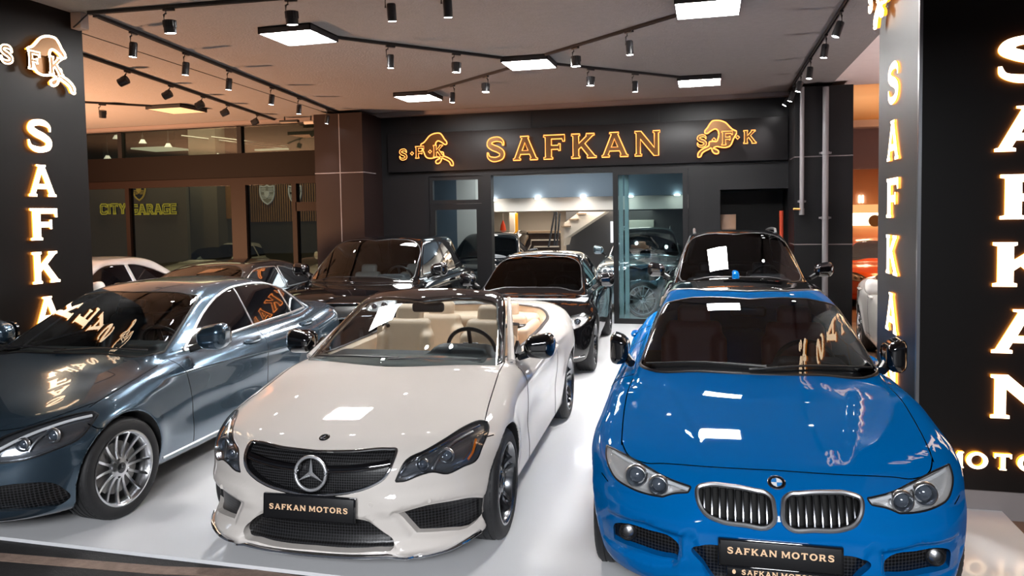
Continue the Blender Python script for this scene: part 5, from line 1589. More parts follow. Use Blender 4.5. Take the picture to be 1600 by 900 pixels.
HORSE = [(940, 372), (880, 340), (830, 290), (770, 225), (700, 192), (620, 180), (560, 188), (520, 230), (480, 295), (440, 345), (438, 378), (470, 392),
         (520, 360), (560, 335), (610, 320), (645, 345), (660, 410), (650, 470), (625, 525), (560, 520), (510, 530), (500, 590), (430, 625), (360, 670), (325, 720),
         (330, 775), (365, 770), (395, 710), (450, 672), (500, 650), (535, 630), (560, 690), (600, 725), (650, 722), (660, 695), (620, 655), (570, 635), (620, 610), (700, 625), (770, 630), (835, 610), (890, 500)]
def emblem(o, ex, ez, s, flip, label, spots, lit):
    """horse outline with the letters S F K strung across it; HORSE units are 1/1000 of s"""
    ex = np.array(ex, float); ez = np.array(ez, float); ey = np.cross(ex, ez)
    e = empty('horse_emblem', tuple(o)); tag(e, label, 'emblem', 'horse emblems of the showroom')
    def put(p): return (((p[0] - 780) * (-1 if flip else 1)) / 1000 * s, (480 - p[1]) / 1000 * s)
    sh = [put(p) for p in HORSE]
    V, F = curve_mesh([sh], .03)
    W = frame(V, ey * .05, ex, ez, ey)
    z = V[:, 2]
    mk('horse_face', W, [f for f in F if z[f].min() > 1e-6], WM['bronze'], e, smooth=False)
    mk('horse_return', W, [f for f in F if z[f].min() < -1e-6], WM['orange_dim'] if not lit else WM['letter_side'], e, smooth=False)
    b = MB(); b.tube([frame(np.array([[p[0], p[1], 0]]), ey * .07, ex, ez, ey)[0] for p in crom(sh, 3)], .011, True, 5)
    b.build('neon_edge', WM['orange_edge'] if not lit else WM['letter_face'], e)
    for ch, cx, cy, hh in spots:
        c = put((cx, cy)); h = hh / 1000 * s
        if ch == '.':
            b = MB(); b.tube([frame(np.array([[c[0] + q[0] * h * .5, c[1] + q[1] * h * .5, 0]]), ey * .085, ex, ez, ey)[0] for q in ((1, 0), (0, 1), (-1, 0), (0, -1))], .009, True, 5)
            b.build('diamond', WM['orange_edge'], e); continue
        gw, ol = GL[ch]
        q = [[((p[0] - gw / 2) * h * .92 + c[0], (p[1] - .5) * h + c[1]) for p in r] for r in ol]
        V, F = curve_mesh(q, .03); z = V[:, 2]
        W = frame(V, ey * .085, ex, ez, ey)
        l = mk('emblem_letter', W, F, WM['bronze'], e, smooth=False)
        b = MB()
        for r in q: b.tube([frame(np.array([[p[0], p[1], 0]]), ey * .102, ex, ez, ey)[0] for p in r], .0065, True, 5)
        b.build('letter_edge', WM['orange_edge'] if not lit else WM['letter_face'], l)
    return e

ORD = ['first', 'second', 'third', 'fourth', 'fifth', 'last']
for i, (ch, x0, x1) in enumerate((('S', -3.972, -3.597), ('A', -3.456, -3.004), ('F', -2.89, -2.505), ('K', -2.383, -1.935), ('A', -1.839, -1.376), ('N', -1.26, -.818))):
    lit_letter(ch, ((x0 + x1) / 2, FY - .10, 2.965), (1, 0, 0), (0, 0, 1), .43, x1 - x0, 'bronze letter %s with glowing orange outline, %s on the band above the doors' % (ch, ORD[i]), 'outlined letters above the doors', True, .045)
emblem((.28, FY - .10, 3.213), (1, 0, 0), (0, 0, 1), 1.03, False, 'glowing horse emblem facing left, right of the word on the sign band',
       [('S', 390, 512, 200), ('.', 582, 495, 60), ('F', 790, 480, 225), ('.', 958, 475, 60), ('K', 1150, 475, 212)], False)
emblem((-5.08, FY - .10, 3.213), (1, 0, 0), (0, 0, 1), 1.03, True, 'glowing horse emblem facing right, left of the word on the sign band',
       [('S', 1275, 545, 195), ('.', 1110, 530, 60), ('F', 955, 515, 215), ('.', 760, 510, 60), ('K', 590, 505, 210)], False)
ZS = [2.605, 2.205, 1.815, 1.425, 1.018, .62]
for i, ch in enumerate('SAFKAN'):
    lit_letter(ch, (-5.83, 5.545, ZS[i] - .0), (0, 1, 0), (0, 0, 1), .285, .29, 'glowing warm white letter %s, %s from the top of the left pillar' % (ch, ORD[i]), 'letters on the left pillar', False)
ZR = [2.742, 2.326, 1.905, 1.487, 1.061, .635]
for i, ch in enumerate('SAFKAN'):
    lit_letter(ch, (1.31, 6.09, ZR[i]), (0, -1, 0), (0, 0, 1), .29, .36, 'glowing narrow-looking letter %s, %s from the top on the inner side of the right pillar' % (ch, ORD[i]), 'letters on the inner side of the right pillar', False, .008, .006)
for i, (ch, z) in enumerate(zip('SAFKAN', (2.743, 2.316, 1.893, 1.469, 1.046, .628))):
    lit_letter(ch, (1.93 - (.01 if ch == 'S' else 0), 5.41, z), (1, 0, 0), (0, 0, 1), .28, .40 if ch != 'F' else .33, 'large glowing letter %s, %s from the top on the street face of the right pillar' % (ch, ORD[i]), 'large letters on the street face', False)
x = 1.525
for i, (ch, cx, w) in enumerate((('M', 1.513, .13), ('O', 1.655, .125), ('T', 1.802, .105), ('O', 1.945, .125))):
    lit_letter(ch, (cx, 5.41, .298), (1, 0, 0), (0, 0, 1), .105, w, 'small glowing letter %s, %s of the bottom line on the right pillar' % (ch, ORD[i]), 'small letters at the foot of the right pillar', False, .03)
emblem((-5.83, 5.545, 3.41), (0, 1, 0), (0, 0, 1), .80, True, 'brightly lit golden horse emblem at the top of the left pillar',
       [('S', 1235, 500, 190), ('F', 900, 500, 200), ('K', 610, 510, 200)], True)
emblem((1.31, 6.09, 3.60), (0, -1, 0), (0, 0, 1), .80, False, 'golden horse emblem cut by the picture top on the right pillar',
       [('S', 330, 520, 190), ('F', 700, 500, 200), ('K', 1050, 510, 200)], True)
# ---------------------------------------------------------------- ceiling lights and track spots
fm = mat('lamp_frame', (.02, .02, .022), .4)
def panel(x0, x1, y0, y1, label, m=None):
    e = empty('ceiling_light', ((x0 + x1) / 2, (y0 + y1) / 2, CZ - .07)); tag(e, label, 'ceiling light', 'square panel lights on the ceiling')
    w, d = (x1 - x0) / 2, (y1 - y0) / 2
    b = MB(); t = .012
    b.box((-w, -d, 0), (-w + t, d, .068)); b.box((w - t, -d, 0), (w, d, .068)); b.box((-w, -d, 0), (w, -d + t, .068)); b.box((-w, d - t, 0), (w, d, .068)); b.box((-w, -d, .055), (w, d, .069))
    b.build('lamp_frame', fm, e)
    MB().box((-w + t, -d + t, .004), (w - t, d - t, .02)).build('diffuser', m or WM['led'], e)
panel(-4.50, -3.90, 7.00, 7.60, 'lit square panel light nearest the left pillar, at the front left')
panel(-2.52, -1.92, 9.22, 9.82, 'lit square panel light in the middle where four tracks meet')
panel(-.31, .29, 7.20, 7.80, 'lit square panel light at the front right, cut by the picture top')
panel(-4.86, -4.24, 11.28, 11.90, 'lit square panel light at the back left, above the horse sign')
panel(-.45, .17, 11.36, 11.98, 'lit square panel light at the back right')
panel(-9.32, -8.62, 11.05, 11.75, 'unlit panel light at the far left of the ceiling', mat('peach_glow_diffuser', (.85, .62, .45), .5, emit=((1, .62, .4), .12)))  # switched off; a faint peach glow is put into its diffuser

TRACKS = []
def track(p, q, label):
    TRACKS.append((np.array(p, float), np.array(q, float)))
    a = np.array(p); b_ = np.array(q); L = np.linalg.norm(b_ - a)
    e = empty('light_track', tuple((*((a + b_) / 2), CZ)), math.atan2(b_[1] - a[1], b_[0] - a[0])); tag(e, label, 'lighting track', 'black lighting tracks on the ceiling')
    b = MB(); b.box((-L / 2, -.018, -.032), (L / 2, -.007, -.001)); b.box((-L / 2, .007, -.032), (L / 2, .018, -.001)); b.box((-L / 2, -.018, -.012), (L / 2, .018, -.001))
    b.build('rail', fm, e)
    for s in (-1, 1): MB().box((s * L / 2 - .02, -.02, -.034), (s * L / 2 + .02, .02, -.001)).build('end_cap', fm, e)
track((-5.65, 6.09), (-6.77, 13.35), 'black track with seven spotlights along the left of the ceiling')
track((-5.62, 5.99), (-2.1, 6.2), 'black track across the ceiling front from the left pillar')
track((-7.0, 6.9), (-8.42, 13.9), 'black track of drum spotlights over the far left bay')
track((-10.6, 9.6), (-9.22, 11.05), 'short black track leading to the unlit panel')
track((-3.90, 7.62), (-2.52, 9.2), 'black track from the front left panel to the middle panel')
track((-1.92, 9.2), (-.31, 7.82), 'black track from the middle panel to the front right panel')
track((-2.52, 9.84), (-4.24, 11.26), 'black track from the middle panel to the back left panel')
track((-1.92, 9.84), (-.45, 11.34), 'black track from the middle panel to the back right panel')
track((1.25, 6.8), (1.27, 13.3), 'black track along the right edge of the dark ceiling')

def spot_proto(kind):
    """track spotlight hanging from its foot: kind 0 slim cylinder, kind 1 drum on a side fork"""
    e = empty('track_spotlight', (0, 0, 0))
    b = MB(); b.box((-.055, -.017, -.054), (.055, .017, -.033), 0, .004); b.build('adapter', fm, e, auto=.6)
    b = MB(); b.tube([(-.03, 0, -.05), (-.03, 0, -.075), (-.052, 0, -.085), (-.052, 0, -.17)], .009, False, 8); b.build('arm', fm, e, auto=.8)
    h = empty('lamp_head', (0, 0, -.135), 0, e)
    r, l = (.040, .15) if kind == 0 else (.055, .12)
    b = MB(); b.lathe([(0, .001), (0, r * .85), (-.012, r), (-l, r), (-l, r * .88), (-l + .02, r * .86)], 2, n=28)
    if kind >= 1:
        for k in range(14):
            a = 2 * math.pi * k / 14; b.box((r * .97 * math.cos(a) - .003, r * .97 * math.sin(a) - .003, -l * .55), (r * .97 * math.cos(a) + .006, r * .97 * math.sin(a) + .006, -.004))
    b.build('lamp_shell', fm, h, auto=.7)
    b = MB(); b.lathe([(-l + .001, .0005), (-l + .002, r * .90)], 2, n=24); b.build('lamp_lens', WM['lens'] if kind < 2 else WM['bronze'], h)
    if kind < 2:                                             # the lamp's own beam
        L = bpy.data.lights.new('lamp_beam', 'SPOT'); L.energy = 95; L.color = (1, .975, .95); L.spot_size = math.radians(78); L.spot_blend = .9; L.shadow_soft_size = r * .8
        lo = bpy.data.objects.new('lamp_beam', L); COL.objects.link(lo); lo.parent = h; lo.location = (0, 0, -l - .004)
    return e, h
SPOTS = {}
def spot(px, py, kind, tilt, az, label, group, dim=False):
    """spotlight whose foot hangs at the ceiling point seen at px, py"""
    p = at_z(px, py, CZ)[:2]; best = None                    # hang it on the nearest track
    for a, b in TRACKS:
        t = np.clip((p - a) @ (b - a) / ((b - a) @ (b - a)), .01, .985); q = a + (b - a) * t; d = np.linalg.norm(q - p)
        if best is None or d < best[0]: best = (d, q, math.atan2(b[1] - a[1], b[0] - a[0]))
    if best[0] < .6: p = best[1]; az = best[2]
    if kind not in SPOTS:
        SPOTS[kind] = spot_proto(kind); e = SPOTS[kind][0]
    else:
        e = copy_tree(SPOTS[kind][0])
    e.location = (p[0], p[1], CZ)
    e.rotation_euler = (0, 0, az)
    hd = [c for c in e.children if c.name.startswith('lamp_head')][0]
    hd.rotation_euler = (tilt, 0, 0)
    tag(e, label, 'spotlight', group)
    return e
LT = 'spotlights on the left ceiling track'
for i, (px, py, t) in enumerate(((196, 46, .10), (286, 79, .12), (361, 106, .1), (434, 133, .15), (482, 150, .1), (530, 168, .2), (554, 177, .5))):
    spot(px, py, 0, t, math.radians(97), 'slim black spotlight, %s from the street on the left track' % ['first', 'second', 'third', 'fourth', 'fifth', 'sixth', 'seventh'][i], LT)
for i, (px, py) in enumerate(((266, 9), (446, -12), (600, -28), (768, -30))):
    spot(px, py, 1 if i < 2 else 0, .12, math.radians(4), 'black spotlight cut by the picture top, %s along the front track' % ['first', 'second', 'third', 'fourth'][i], 'spotlights on the front track')
for i, (px, py) in enumerate(((204, 107), (282, 130), (341, 147), (391, 160), (438, 176))):
    spot(px, py, 2, 1.15, math.radians(20), 'black drum spotlight turned sideways, %s on the far left track' % ['first', 'second', 'third', 'fourth', 'fifth'][i], 'drum spotlights over the far left bay')
spot(160, 159, 2, .3, 0, 'small black spotlight alone on the short track by the left pillar', 'spotlight on the short track')
CT = 'spotlights on the crossing tracks'
for (px, py, k, lab) in ((609, 67, 0, 'black spotlight left of two between front left and middle panels'), (714, 79, 1, 'black spotlight right of two between front left and middle panels'),
                    (984, 44, 0, 'black spotlight nearest the front right panel on its track'), (903, 70, 1, 'black spotlight just right of the middle panel on the front right track'),
                    (757, 115, 1, 'black spotlight just left of the middle panel toward the back left panel'), (704, 130, 0, 'black spotlight beside the back left panel'),
                    (926, 103, 1, 'black spotlight nearer the middle panel on the back right track'), (1002, 109, 0, 'black spotlight nearer the back right panel on its track')):
    spot(px, py, k, .06, math.radians(-20), lab, CT)
for i, (px, py, t) in enumerate(((1318, 12, .35), (1291, 50, .15), (1268, 88, .1), (1252, 112, .25), (1243, 130, .35), (1234, 145, .6))):
    spot(px, py, 0, t, math.radians(85), 'black spotlight, %s from the street on the right edge track' % ['first', 'second', 'third', 'fourth', 'fifth', 'sixth'][i], 'spotlights on the right edge track')

# junction box with a cable at the head of the left pillar, bar lamp and camera near the garage transom
p = at_z(114, 22, CZ)
e = empty('junction_box', (-5.775, 6.02, CZ - .09)); tag(e, 'small pale junction box with a black cable at the top of the left pillar', 'junction box')
MB().box((-.06, -.05, -.06), (.06, .05, .088), 0, .006).build('box_body', mat('box_pale', (.45, .36, .31), .6), e, auto=.6)
b = MB(); b.tube(crom([(-.02, -.055, -.05), (.04, -.07, -.03), (.07, -.03, .03), (.09, 0, .07)], 5, closed=False), .007, False, 6); b.build('cable', fm, e, auto=.8)
p = at_y(452, 190, 13.2)
e = empty('bar_lamp', tuple(p)); tag(e, 'short black bar lamp on a stem at the end of the far left track', 'bar lamp')
b = MB(); b.box((-.20, -.04, -.02), (.20, .04, .03), 0, .006); b.build('lamp_body', fm, e, auto=.6)
b = MB(); b.tube([(-.1, 0, .02), (-.1, 0, CZ - p[2] - .002)], .014, False, 8); b.build('stem', fm, e, auto=.8)
MB().box((-.18, -.03, -.024), (.18, .03, -.018)).build('diffuser', mat('bar_diffuser', (.5, .42, .34), .5), e)
p = at_y(484, 191, 13.25)
e = empty('security_camera', tuple(p)); tag(e, 'small pale bullet camera hanging beside the brown pilaster', 'camera')
b = MB(); b.lathe([(-.11, .0005), (-.11, .04), (.09, .036), (.09, .0005)], 0, n=16); b.build('camera_body', mat('camera_pale', (.5, .45, .4), .5), e, auto=.7)
b = MB(); b.tube([(.02, 0, .02), (.02, .02, CZ - .002 - p[2])], .014, False, 8); b.build('bracket', fm, e, auto=.8)
MB().lathe([(-.112, .0005), (-.112, .03)], 0, n=16).build('camera_lens', fm, e)
# ---------------------------------------------------------------- inside the showroom office, seen through the doors
wh = mat('office_white', (.72, .66, .58), .7); bl = mat('office_blue_grey', (.115, .150, .18), .7); dk = mat('office_dark', (.045, .048, .055), .6)
plain('wall_office_left', (-7.2, FY + .25, 0), (-7.0, 21, CZ), bl)
plain('wall_office_right', (.02, FY + 1.1, 0), (.17, 21, CZ), dk)
plain('wall_office_rear', (-7.2, 20.6, -.9), (.2, 20.8, CZ), wh)
plain('ceiling_office', (-7.2, FY + .25, 3.3), (.17, 20.8, 3.4), bl)
za = at_y(860, 308.5, 17.0)[2]; zb_ = at_y(860, 329.5, 17.4)[2]
plain('wall_mezzanine', (-7.0, 17.0, za), (.02, 17.2, 3.3), bl)
plain('beam_mezzanine', (-7.0, 17.2, zb_), (.02, 17.6, za), wh)
plain('ceiling_mezzanine', (-7.0, 17.6, zb_ + .05), (.02, 20.6, zb_ + .15), wh)
x0 = at_y(882, 340, 18.6)[0]; x1 = at_y(947, 340, 18.6)[0]
b = MB()                                                  # staircase: white flank with brown treads, dark wall under it
q = [at_y(a, c, 18.6) for a, c in ((881, 384), (884, 372), (946, 331), (905, 331), (881, 349))]
b.prism([(p[0], p[2]) for p in q], 1, 18.6, 19.4); 
e = empty('staircase', (q[0][0], 18.6, q[0][2] - .2)); tag(e, 'white staircase with brown treads and dark rails inside the shop', 'staircase')
def put_at(mb, name, m, par, auto=None):
    o = Vector(par.location); mb.V = [v - np.array(o) for v in mb.V]; return mb.build(name, m, par, auto=auto)
put_at(b, 'stair_flank', wh, e)
tr = mat('stair_tread', (.28, .20, .13), .5)
for (a, c) in ((885, 354), (897, 343), (909, 334)):
    p = at_y(a, c, 18.58); b = MB(); b.box((p[0] - .11, 18.45, p[2] - .02), (p[0] + .11, 18.6, p[2] + .02)); put_at(b, 'tread', tr, e)
for (a, c, a2, c2) in ((857, 386, 867, 331), (866, 384, 870, 331), (870, 384, 875, 333)):
    b = MB(); b.tube([at_y(a, c, 18.3), at_y(a2, c2, 18.3)], .025, False, 6); put_at(b, 'stair_rail', dk, e)
q = [at_y(a, c, 18.5) for a, c in ((884, 374), (946, 332), (962, 332), (962, 420), (884, 420))]
plain('wall_under_stairs', (at_y(886, 380, 19.6)[0], 19.5, -.9), (.02, 19.6, zb_ + .05), dk)
# low cabinet with shelves
p0 = at_y(822, 361, 19.0); p1 = at_y(876, 384, 19.0)
e = empty('shelf_unit', ((p0[0] + p1[0]) / 2, 19.0, p1[2] - .5)); tag(e, 'brown-topped low shelf unit with dark shelves at the rear of the shop', 'shelf unit')
b = MB(); b.box((p0[0], 18.8, p0[2] - .05), (p1[0], 19.05, p0[2])); put_at(b, 'top', tr, e)
b = MB(); b.box((p0[0], 18.9, .002), (p1[0], 19.05, p0[2] - .06)); put_at(b, 'cabinet_body', mat('shelf_brown', (.055, .035, .03), .5), e)
for k in (1, 2, 3):
    z = p0[2] - .06 - k * .17; b = MB(); b.box((p0[0] + .02, 18.82, z - .015), (p1[0] - .02, 18.9, z + .015)); put_at(b, 'shelf', wh, e)
# hanging flag, banner, column
p = at_y(786, 352, 19.0)
e = empty('flag', tuple(p)); tag(e, 'furled red-orange flag hanging above the SUV inside the shop', 'flag')
b = MB(); b.lathe([(-.14, .0005), (-.135, .085), (.0, .06), (.12, .012), (.14, .0005)], 2, tuple(p), 12); put_at(b, 'cloth', mat('flag_red', (.8, .07, .015), .7), e, 1.0)
b = MB(); b.tube([p + np.array([0, 0, .13]), p + np.array([0, 0, .45])], .008, False, 6); put_at(b, 'pole', M['satin'], e)
p = at_y(807, 348, 18.4); e = empty('banner', (p[0], 18.4, p[2] - .3)); tag(e, 'narrow glowing orange-yellow banner inside the shop', 'banner')
b = MB(); b.box((p[0] - .035, 18.39, p[2] - .34), (p[0] + .035, 18.41, p[2] + .24)); put_at(b, 'cloth', mat('banner_orange', (.85, .34, .01), .6, emit=((1, .4, .02), .35)), e)
plain('column_office', (at_y(796, 350, 18.8)[0], 18.8, -.9), (at_y(804, 350, 18.8)[0], 19.0, zb_ + .05), wh)
# recessed spots
for i, (a, c) in enumerate(((771, 313.5), (840, 310.5), (911, 309), (985, 307.5), (1058, 305))):
    p = at_y(a, c - .5, 16.97); e = tag(MB().lathe([(-.012, .0005), (-.012, .06), (.012, .06), (.012, .0005)], 2, tuple(p), 16).build('downlight', emis('downlight_glow', (1, .96, .9), 30) if i == 0 else bpy.data.materials['downlight_glow']),
        'round downlight, %s from the door post under the blue-grey mezzanine' % ORD[i], 'downlight', 'downlights under the mezzanine')
area_light('office_light', (-3.4, 15.6, 3.2), 3.0, 60, (.92, .96, 1.0), (0, 0, 0), 1.5)
area_light('office_light', (-3.2, 18.9, zb_ - .02), 3.6, 40, (1.0, .86, .70), (0, 0, 0), 1.2)
plain('wall_office_corner', (-7.0, 16.4, 0), (at_y(714, 340, 16.4)[0], 16.6, 3.3), bl)
plain('column_office_white', (at_y(714, 340, 16.4)[0], 16.4, 0), (at_y(744, 340, 16.4)[0], 16.6, 3.3), wh)
for i, (a, c) in enumerate(((885.5, 329.0), (897, 329.6))):
    p = at_y(a, c, 17.9); tag(MB().lathe([(-.012, .0005), (-.012, .06), (.012, .06), (.012, .0005)], 2, (p[0], p[1], zb_ + .05 - .012), 16).build('downlight', bpy.data.materials['downlight_glow']), ['round downlight beside the head of the stairs, outer one', 'round downlight beside the head of the stairs, inner one'][i], 'downlight', 'downlights by the stairs')
# strip lamp and picture on the right, wheel standing in for a reflection in the glass, pale board
p0, p1 = at_y(954, 346, 19.3), at_y(958, 379, 19.3)
tag(MB().box((p0[0], 19.28, p1[2]), (p1[0], 19.32, p0[2])).build('strip_lamp', emis('strip_glow', (.9, .95, 1), 1.2)), 'upright white strip light on the dark wall under the stairs', 'strip light')
p0, p1 = at_y(981, 344, 19.44), at_y(1022, 357, 19.44)
e = tag(MB().box((p0[0], 19.43, p1[2] - .3), (p1[0], 19.5, p0[2]), 0, .01).build('pale_board', mat('pale_board', (.45, .48, .45), .6)), 'pale grey-green rectangular board behind the silver-blue SUV', 'board')
wx = at_y(1006, 462, 14.45)
e = empty('reflection_wheel', (wx[0], 14.42, 0)); tag(e, 'silver many-spoked wheel added in place of a reflection in the sliding glass', 'wheel')
wv = wheel('wheel_assembly', e, (0, 0, .335), .335, .27, .22, -1, 'fan', M['alloy'])
wv.rotation_euler = (0, 0, math.radians(90 - 12))

# ---------------------------------------------------------------- left-hand garage front
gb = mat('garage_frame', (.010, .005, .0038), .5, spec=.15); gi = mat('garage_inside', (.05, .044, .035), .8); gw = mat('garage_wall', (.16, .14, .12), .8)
GX0, GX1 = -13.6, -7.09
plain('wall_garage_header', (GX0, FY, 2.82), (GX1, FY + .2, 3.32), WM['brown2'])
b = MB()
for x in (-12.0, -9.42 + .12, -8.03): b.box((x - (.05 if x != -9.3 else .17), FY - .02, 0), (x + (.05 if x != -9.3 else .17), FY + .12, 2.67))
b.box((GX0, FY - .02, 2.67), (GX1, FY + .12, 2.82)); b.box((-8.0, FY - .02, 2.12), (GX1, FY + .12, 2.30)); b.box((GX0, FY - .02, 0), (GX1, FY + .12, .12))
struct(b.build('window_frame_garage', gb))
for i, (xa, xb) in enumerate(((GX0, -12.05), (-11.95, -9.47), (-9.13, -8.08), (-7.98, GX1))):
    struct(MB().box((xa, FY + .04, .12), (xb, FY + .05, 2.67)).build('window_%d' % (i + 3), glass('garage_glass', (.62, .66, .60), 1.2) if i == 0 else bpy.data.materials['garage_glass']))
b = MB()
for x in (-12.15, -9.25): b.box((x - .05, FY, 3.32), (x + .05, FY + .1, CZ - .06))
b.box((GX0, FY, 3.86), (GX1, FY + .1, 3.95)); struct(b.build('window_frame_transom', WM['frame']))
struct(MB().box((GX0, FY + .06, 3.32), (GX1, FY + .07, 3.88)).build('window_7', bpy.data.materials['garage_glass']))
plain('wall_garage_rear', (-19.2, 20.5, 0), (GX1 - .0, 20.7, 4.6), gw)
plain('wall_garage_left', (-19.2, FY + .2, 0), (-19.0, 20.6, 4.6), gi)
plain('wall_garage_side', (-7.35, FY + .2, 0), (-7.25, 20.5, 4.6), gi)
plain('ceiling_garage', (-19.2, FY + .2, 4.5), (-7.25, 20.6, 4.6), gi)
plain('wall_garage_partition', (-13.0, 16.9, 0), (-12.2, 17.3, 4.5), gw)
plain('wall_garage_display', (-17.2, 16.3, 0), (-12.65, 16.4, 3.2), gw)
plain('wall_garage_slats', (-12.4, 18.06, 0), (-9.4, 18.2, 4.5), gi)
slat = mat('wood_slats', (.30, .15, .05), .6, noise=(40, .4))
b = MB()
for k in range(34): x = -12.1 + k * .068; b.box((x, 18.0, 1.9), (x + .035, 18.05, 2.95))
struct(b.build('trim_slat_panel', slat))
struct(MB().box((-12.2, 17.25, 2.0), (-11.75, 17.3, 2.95)).build('trim_wood_panel', slat))
# garage lettering: hollow yellow letters on the rear wall
gl = emis('garage_letter', (.60, .42, .03), .55); gd = mat('garage_letter_face', (.03, .028, .01), .5)
k = 0
for word, pa, pb in (('CITY', (158, 319), (199, 334)), ('GARAGE', (206, 320), (277, 334))):
    YY = 16.26; a = at_y(*pa, YY); c = at_y(*pb, YY)
    G, W = glyphs(word, .12, .4)
    sx = (c[0] - a[0]) / W; h = a[2] - c[2]
    for g_, ch in zip(G, word):
        cx = np.mean([p[0] for p in g_[0]]); e = empty('garage_letter', ((a[0] + c[0]) / 2 + cx * sx, YY, c[2]))
        tag(e, 'dark letter %s edged in dull yellow, %s of the two words in the left garage' % (ch, ['1st', '2nd', '3rd', '4th', '5th', '6th', '7th', '8th', '9th', '10th'][k]), 'letter', 'letters inside the left garage'); k += 1
        V, F = curve_mesh([[((p[0] - cx) * sx, p[1] * h) for p in o] for o in g_], .04)
        mk('letter_face', frame(V, (0, 0, 0), (1, 0, 0), (0, 0, 1), (0, -1, 0)), F, gd, e, smooth=False)
        b = MB()
        for o in g_: b.tube([((p[0] - cx) * sx, -.03, p[1] * h) for p in o], .016, True, 5)
        b.build('letter_edge', gl, e)
def shield(px0, py0, px1, py1, YY, label, col, gold):
    a = at_y(px0, py0, YY); c = at_y(px1, py1, YY); w = (c[0] - a[0]) / 2; h = a[2] - c[2]
    ol = crom([(-w, h), (-w * .3, h * .97), (0, h * 1.03), (w * .3, h * .97), (w, h), (w * .95, h * .5), (w * .6, h * .18), (0, 0), (-w * .6, h * .18), (-w * .95, h * .5)], 4, sharp=(0, 4, 7))
    e = empty('crest_sign', ((a[0] + c[0]) / 2, YY, c[2])); tag(e, label, 'crest sign')
    b = MB(); b.prism(ol, 1, -.03, 0); b.build('crest_plate', col, e)
    b = MB(); b.tube([(p[0], -.03, p[1]) for p in ol], .022, True, 5); b.build('crest_edge', gold, e)
    for i, (x, z) in enumerate(((-.5, .78), (.5, .78), (-.45, .42), (.45, .42))):
        b = MB()
        for j in range(3): b.box((x * w - w * .32, -.04, z * h - h * .10 + j * h * .08), (x * w + w * .32, -.03, z * h - h * .06 + j * h * .08))
        b.build('crest_stripe', gold, e)
    b = MB(); b.prism([(p[0] * .35, h * .35 + p[1] * .38) for p in ol], 1, -.055, -.03); b.build('crest_centre', gold, e)
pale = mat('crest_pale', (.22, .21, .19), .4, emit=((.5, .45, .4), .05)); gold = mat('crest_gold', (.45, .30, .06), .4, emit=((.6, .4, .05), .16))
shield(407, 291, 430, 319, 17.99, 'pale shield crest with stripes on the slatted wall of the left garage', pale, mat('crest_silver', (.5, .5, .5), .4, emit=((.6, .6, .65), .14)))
shield(452, 291, 472, 318, 17.99, 'second dark shield crest on the slatted wall, beside the window bar', gd, bpy.data.materials['crest_silver'])
shield(208, 283, 229, 313, 16.28, 'yellow shield crest above the lettering in the left garage', gd, gold)
# lamps in the garage, above the transom
cone = mat('lamp_cone', (.75, .72, .66), .5, emit=((1, .95, .85), .5)); cordm = M['trim']
for i, (a, c) in enumerate(((131, 207), (182, 214), (223, 221), (263, 227), (300, 232.5), (336, 238), (168, 246), (349, 193))):
    p = at_y(a, c, 17.0); e = empty('pendant_lamp', tuple(p)); tag(e, 'small white cone lamp, %s counted along the ceiling of the left garage' % ['1st', '2nd', '3rd', '4th', '5th', '6th', '7th', '8th', '9th'][i], 'pendant lamp', 'cone lamps in the left garage')
    b = MB(); b.lathe([(.05, .0005), (.05, .045), (-.05, .10), (-.05, .0005)], 2, n=16); b.build('lamp_shade', cone, e, auto=.7)
    b = MB(); b.tube([(0, 0, .05), (0, 0, .16)], .03, False, 8); b.tube([(0, 0, .15), (0, 0, 4.502 - p[2])], .008, False, 6); b.build('lamp_stem', cordm, e)
gp = emis('garage_panel', (.85, .82, .60), .50)
for i, (a, c, a2, c2) in enumerate(((224, 230, 279, 236), (414, 233, 462, 238))):
    p = at_y((a + a2) / 2, (c + c2) / 2, 18.4); w = (at_y(a2, c, 18.4)[0] - at_y(a, c, 18.4)[0]) / 2
    b = MB(); b.box((-w, -.5, -.02), (w, .5, .02)); o = b.build('garage_panel_light', gp); o.location = (p[0], 18.4, p[2])
    for sx_ in (-1, 1): MB().tube([(sx_ * w * .8, 0, .02), (sx_ * w * .8, 0, 4.502 - p[2])], .006, False, 6).build('cord', cordm, o)
    tag(o, ['dim yellowish panel light above the lettering in the left garage', 'dim yellowish panel light above the crest in the left garage'][i], 'panel light', 'panel lights in the left garage')
for i, (a, c, a2, c2) in enumerate(((283, 212, 480, 236), (330, 214, 480, 232))):
    p, q = at_y(a, c, 16.5), at_y(a2, c2, 18.5)
    b = MB(); b.tube([p, q], .02, False, 6); tag(b.build('ceiling_pipe', M['satin']), ['thin silver line crossing the garage ceiling, lower one', 'thin silver line crossing the garage ceiling, upper one'][i], 'ceiling pipe', 'silver lines on the garage ceiling')
area_light('garage_light', (-12.5, 16.2, 4.4), 5.0, 85, (1.0, .82, .55), (0, 0, 0), 2.0)

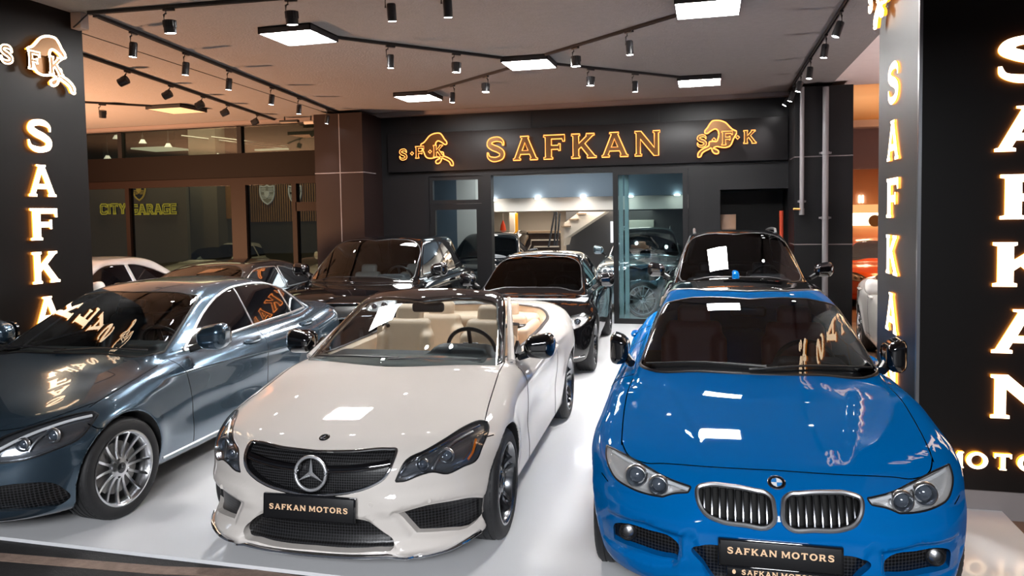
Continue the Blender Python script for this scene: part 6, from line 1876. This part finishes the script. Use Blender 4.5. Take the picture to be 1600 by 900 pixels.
# ---------------------------------------------------------------- bright shop beyond the right-hand column
YY = 14.6
z1, z2, z3 = at_y(1350, 190, YY)[2], at_y(1350, 201, YY)[2], at_y(1350, 264, YY)[2]
ob = mat('shop_brown', (.16, .065, .045), .6); oc = mat('shop_ceiling', (.80, .42, .16), .7)
plain('wall_shop_header', (2.2, YY, z3), (8.0, YY + .15, z2), ob)
plain('beam_shop', (2.2, YY - .3, z2), (8.0, YY + .15, z1), mat('shop_beam', (.50, .28, .18), .6))
plain('ceiling_shop', (2.15, YY - 1.2, z1 + .9), (8.0, 22, z1 + 1.0), oc)
plain('wall_shop_upper', (2.15, YY + .8, z1), (8.0, YY + .9, z1 + .95), oc)
plain('wall_shop_rear', (2.0, 19.8, -.06), (8.0, 20.0, 3.4), mat('shop_rear', (.45, .22, .12), .6))
plain('wall_shop_left', (2.0, YY, -.06), (2.15, 20, 3.4), ob)
plain('wall_shop_end', (7.9, 6.0, -.06), (8.0, 20, 4), ob)
struct(MB().box((2.2, YY + .05, -.06), (7.9, YY + .06, z3)).build('window_8', glass('shop_window', (.85, .82, .78), 1.0)))
sg = emis('shop_sign', (1.0, .82, .50), 5); so_ = emis('shop_sign_dim', (1.0, .52, .22), 1.0)
p, q = at_y(1332, 333, 19.6), at_y(1378, 352, 19.6)
tag(MB().box((p[0], 19.6, q[2]), (q[0] + .6, 19.8, p[2])).build('light_box', sg), 'bright cream light box inside the shop beyond the right column', 'light box')
p, q = at_y(1332, 320, 19.6), at_y(1378, 331, 19.6)
tag(MB().box((p[0], 19.6, q[2]), (q[0] + .6, 19.8, p[2])).build('light_strip', so_), 'orange glowing strip above the cream light box', 'light strip')
for i, a in enumerate((1343, 1348)):
    p = at_y(a, 311, 19.77); tag(MB().box((p[0] - .02, 19.75, p[2] - .09), (p[0] + .02, 19.8, p[2] + .09)).build('tube_lamp', emis('tube_glow', (1, .95, .9), 6)), ['short white upright tube lamp, outer one, in the bright shop', 'short white upright tube lamp, inner one, in the bright shop'][i], 'tube lamp', 'tube lamps in the bright shop')
p = at_y(1367, 345, 19.57)
tag(MB().lathe([(-.03, .0005), (-.03, .14), (.03, .14), (.03, .0005)], 1, tuple(p), 24).build('round_sign', mat('round_sign', (.12, .08, .03), .5)), 'dark round sign in front of the cream light box', 'round sign')
p = at_z(1365, 156, z1 + .88); tag(MB().lathe([(-.02, .0005), (-.02, .09), (.02, .09), (.02, .0005)], 2, tuple(p), 16).build('shop_downlight', emis('shop_dl', (1, .85, .6), 12)), 'small round lamp on the orange ceiling beyond the column', 'downlight')
flood('bay_fill', (5.6, 9.0, .4), (4.6, 9.8, 4), 500, (1.0, .84, .80))  # unseen uplight added to brighten the pale right-hand ceiling
flood('warm_uplight', (-13.0, 8.3, .3), (-11.0, 9.4, 4), 4200, (1.0, .50, .26))  # made-up uplight behind the left pillar, turns the left ceiling orange
area_light('shop_light', (4.2, 16.8, 3.2), 2.0, 120, (1.0, .55, .25), (0, 0, 0), 2.0)
area_light('shop_light', (3.6, 13.9, z1 + .85), .8, 14, (1.0, .62, .28), (0, 0, 0), .5)
from bpy_extras.object_utils import world_to_camera_view
bpy.context.view_layer.update()
blue_car(); cabrio_car(); saloon_car(); other_cars()
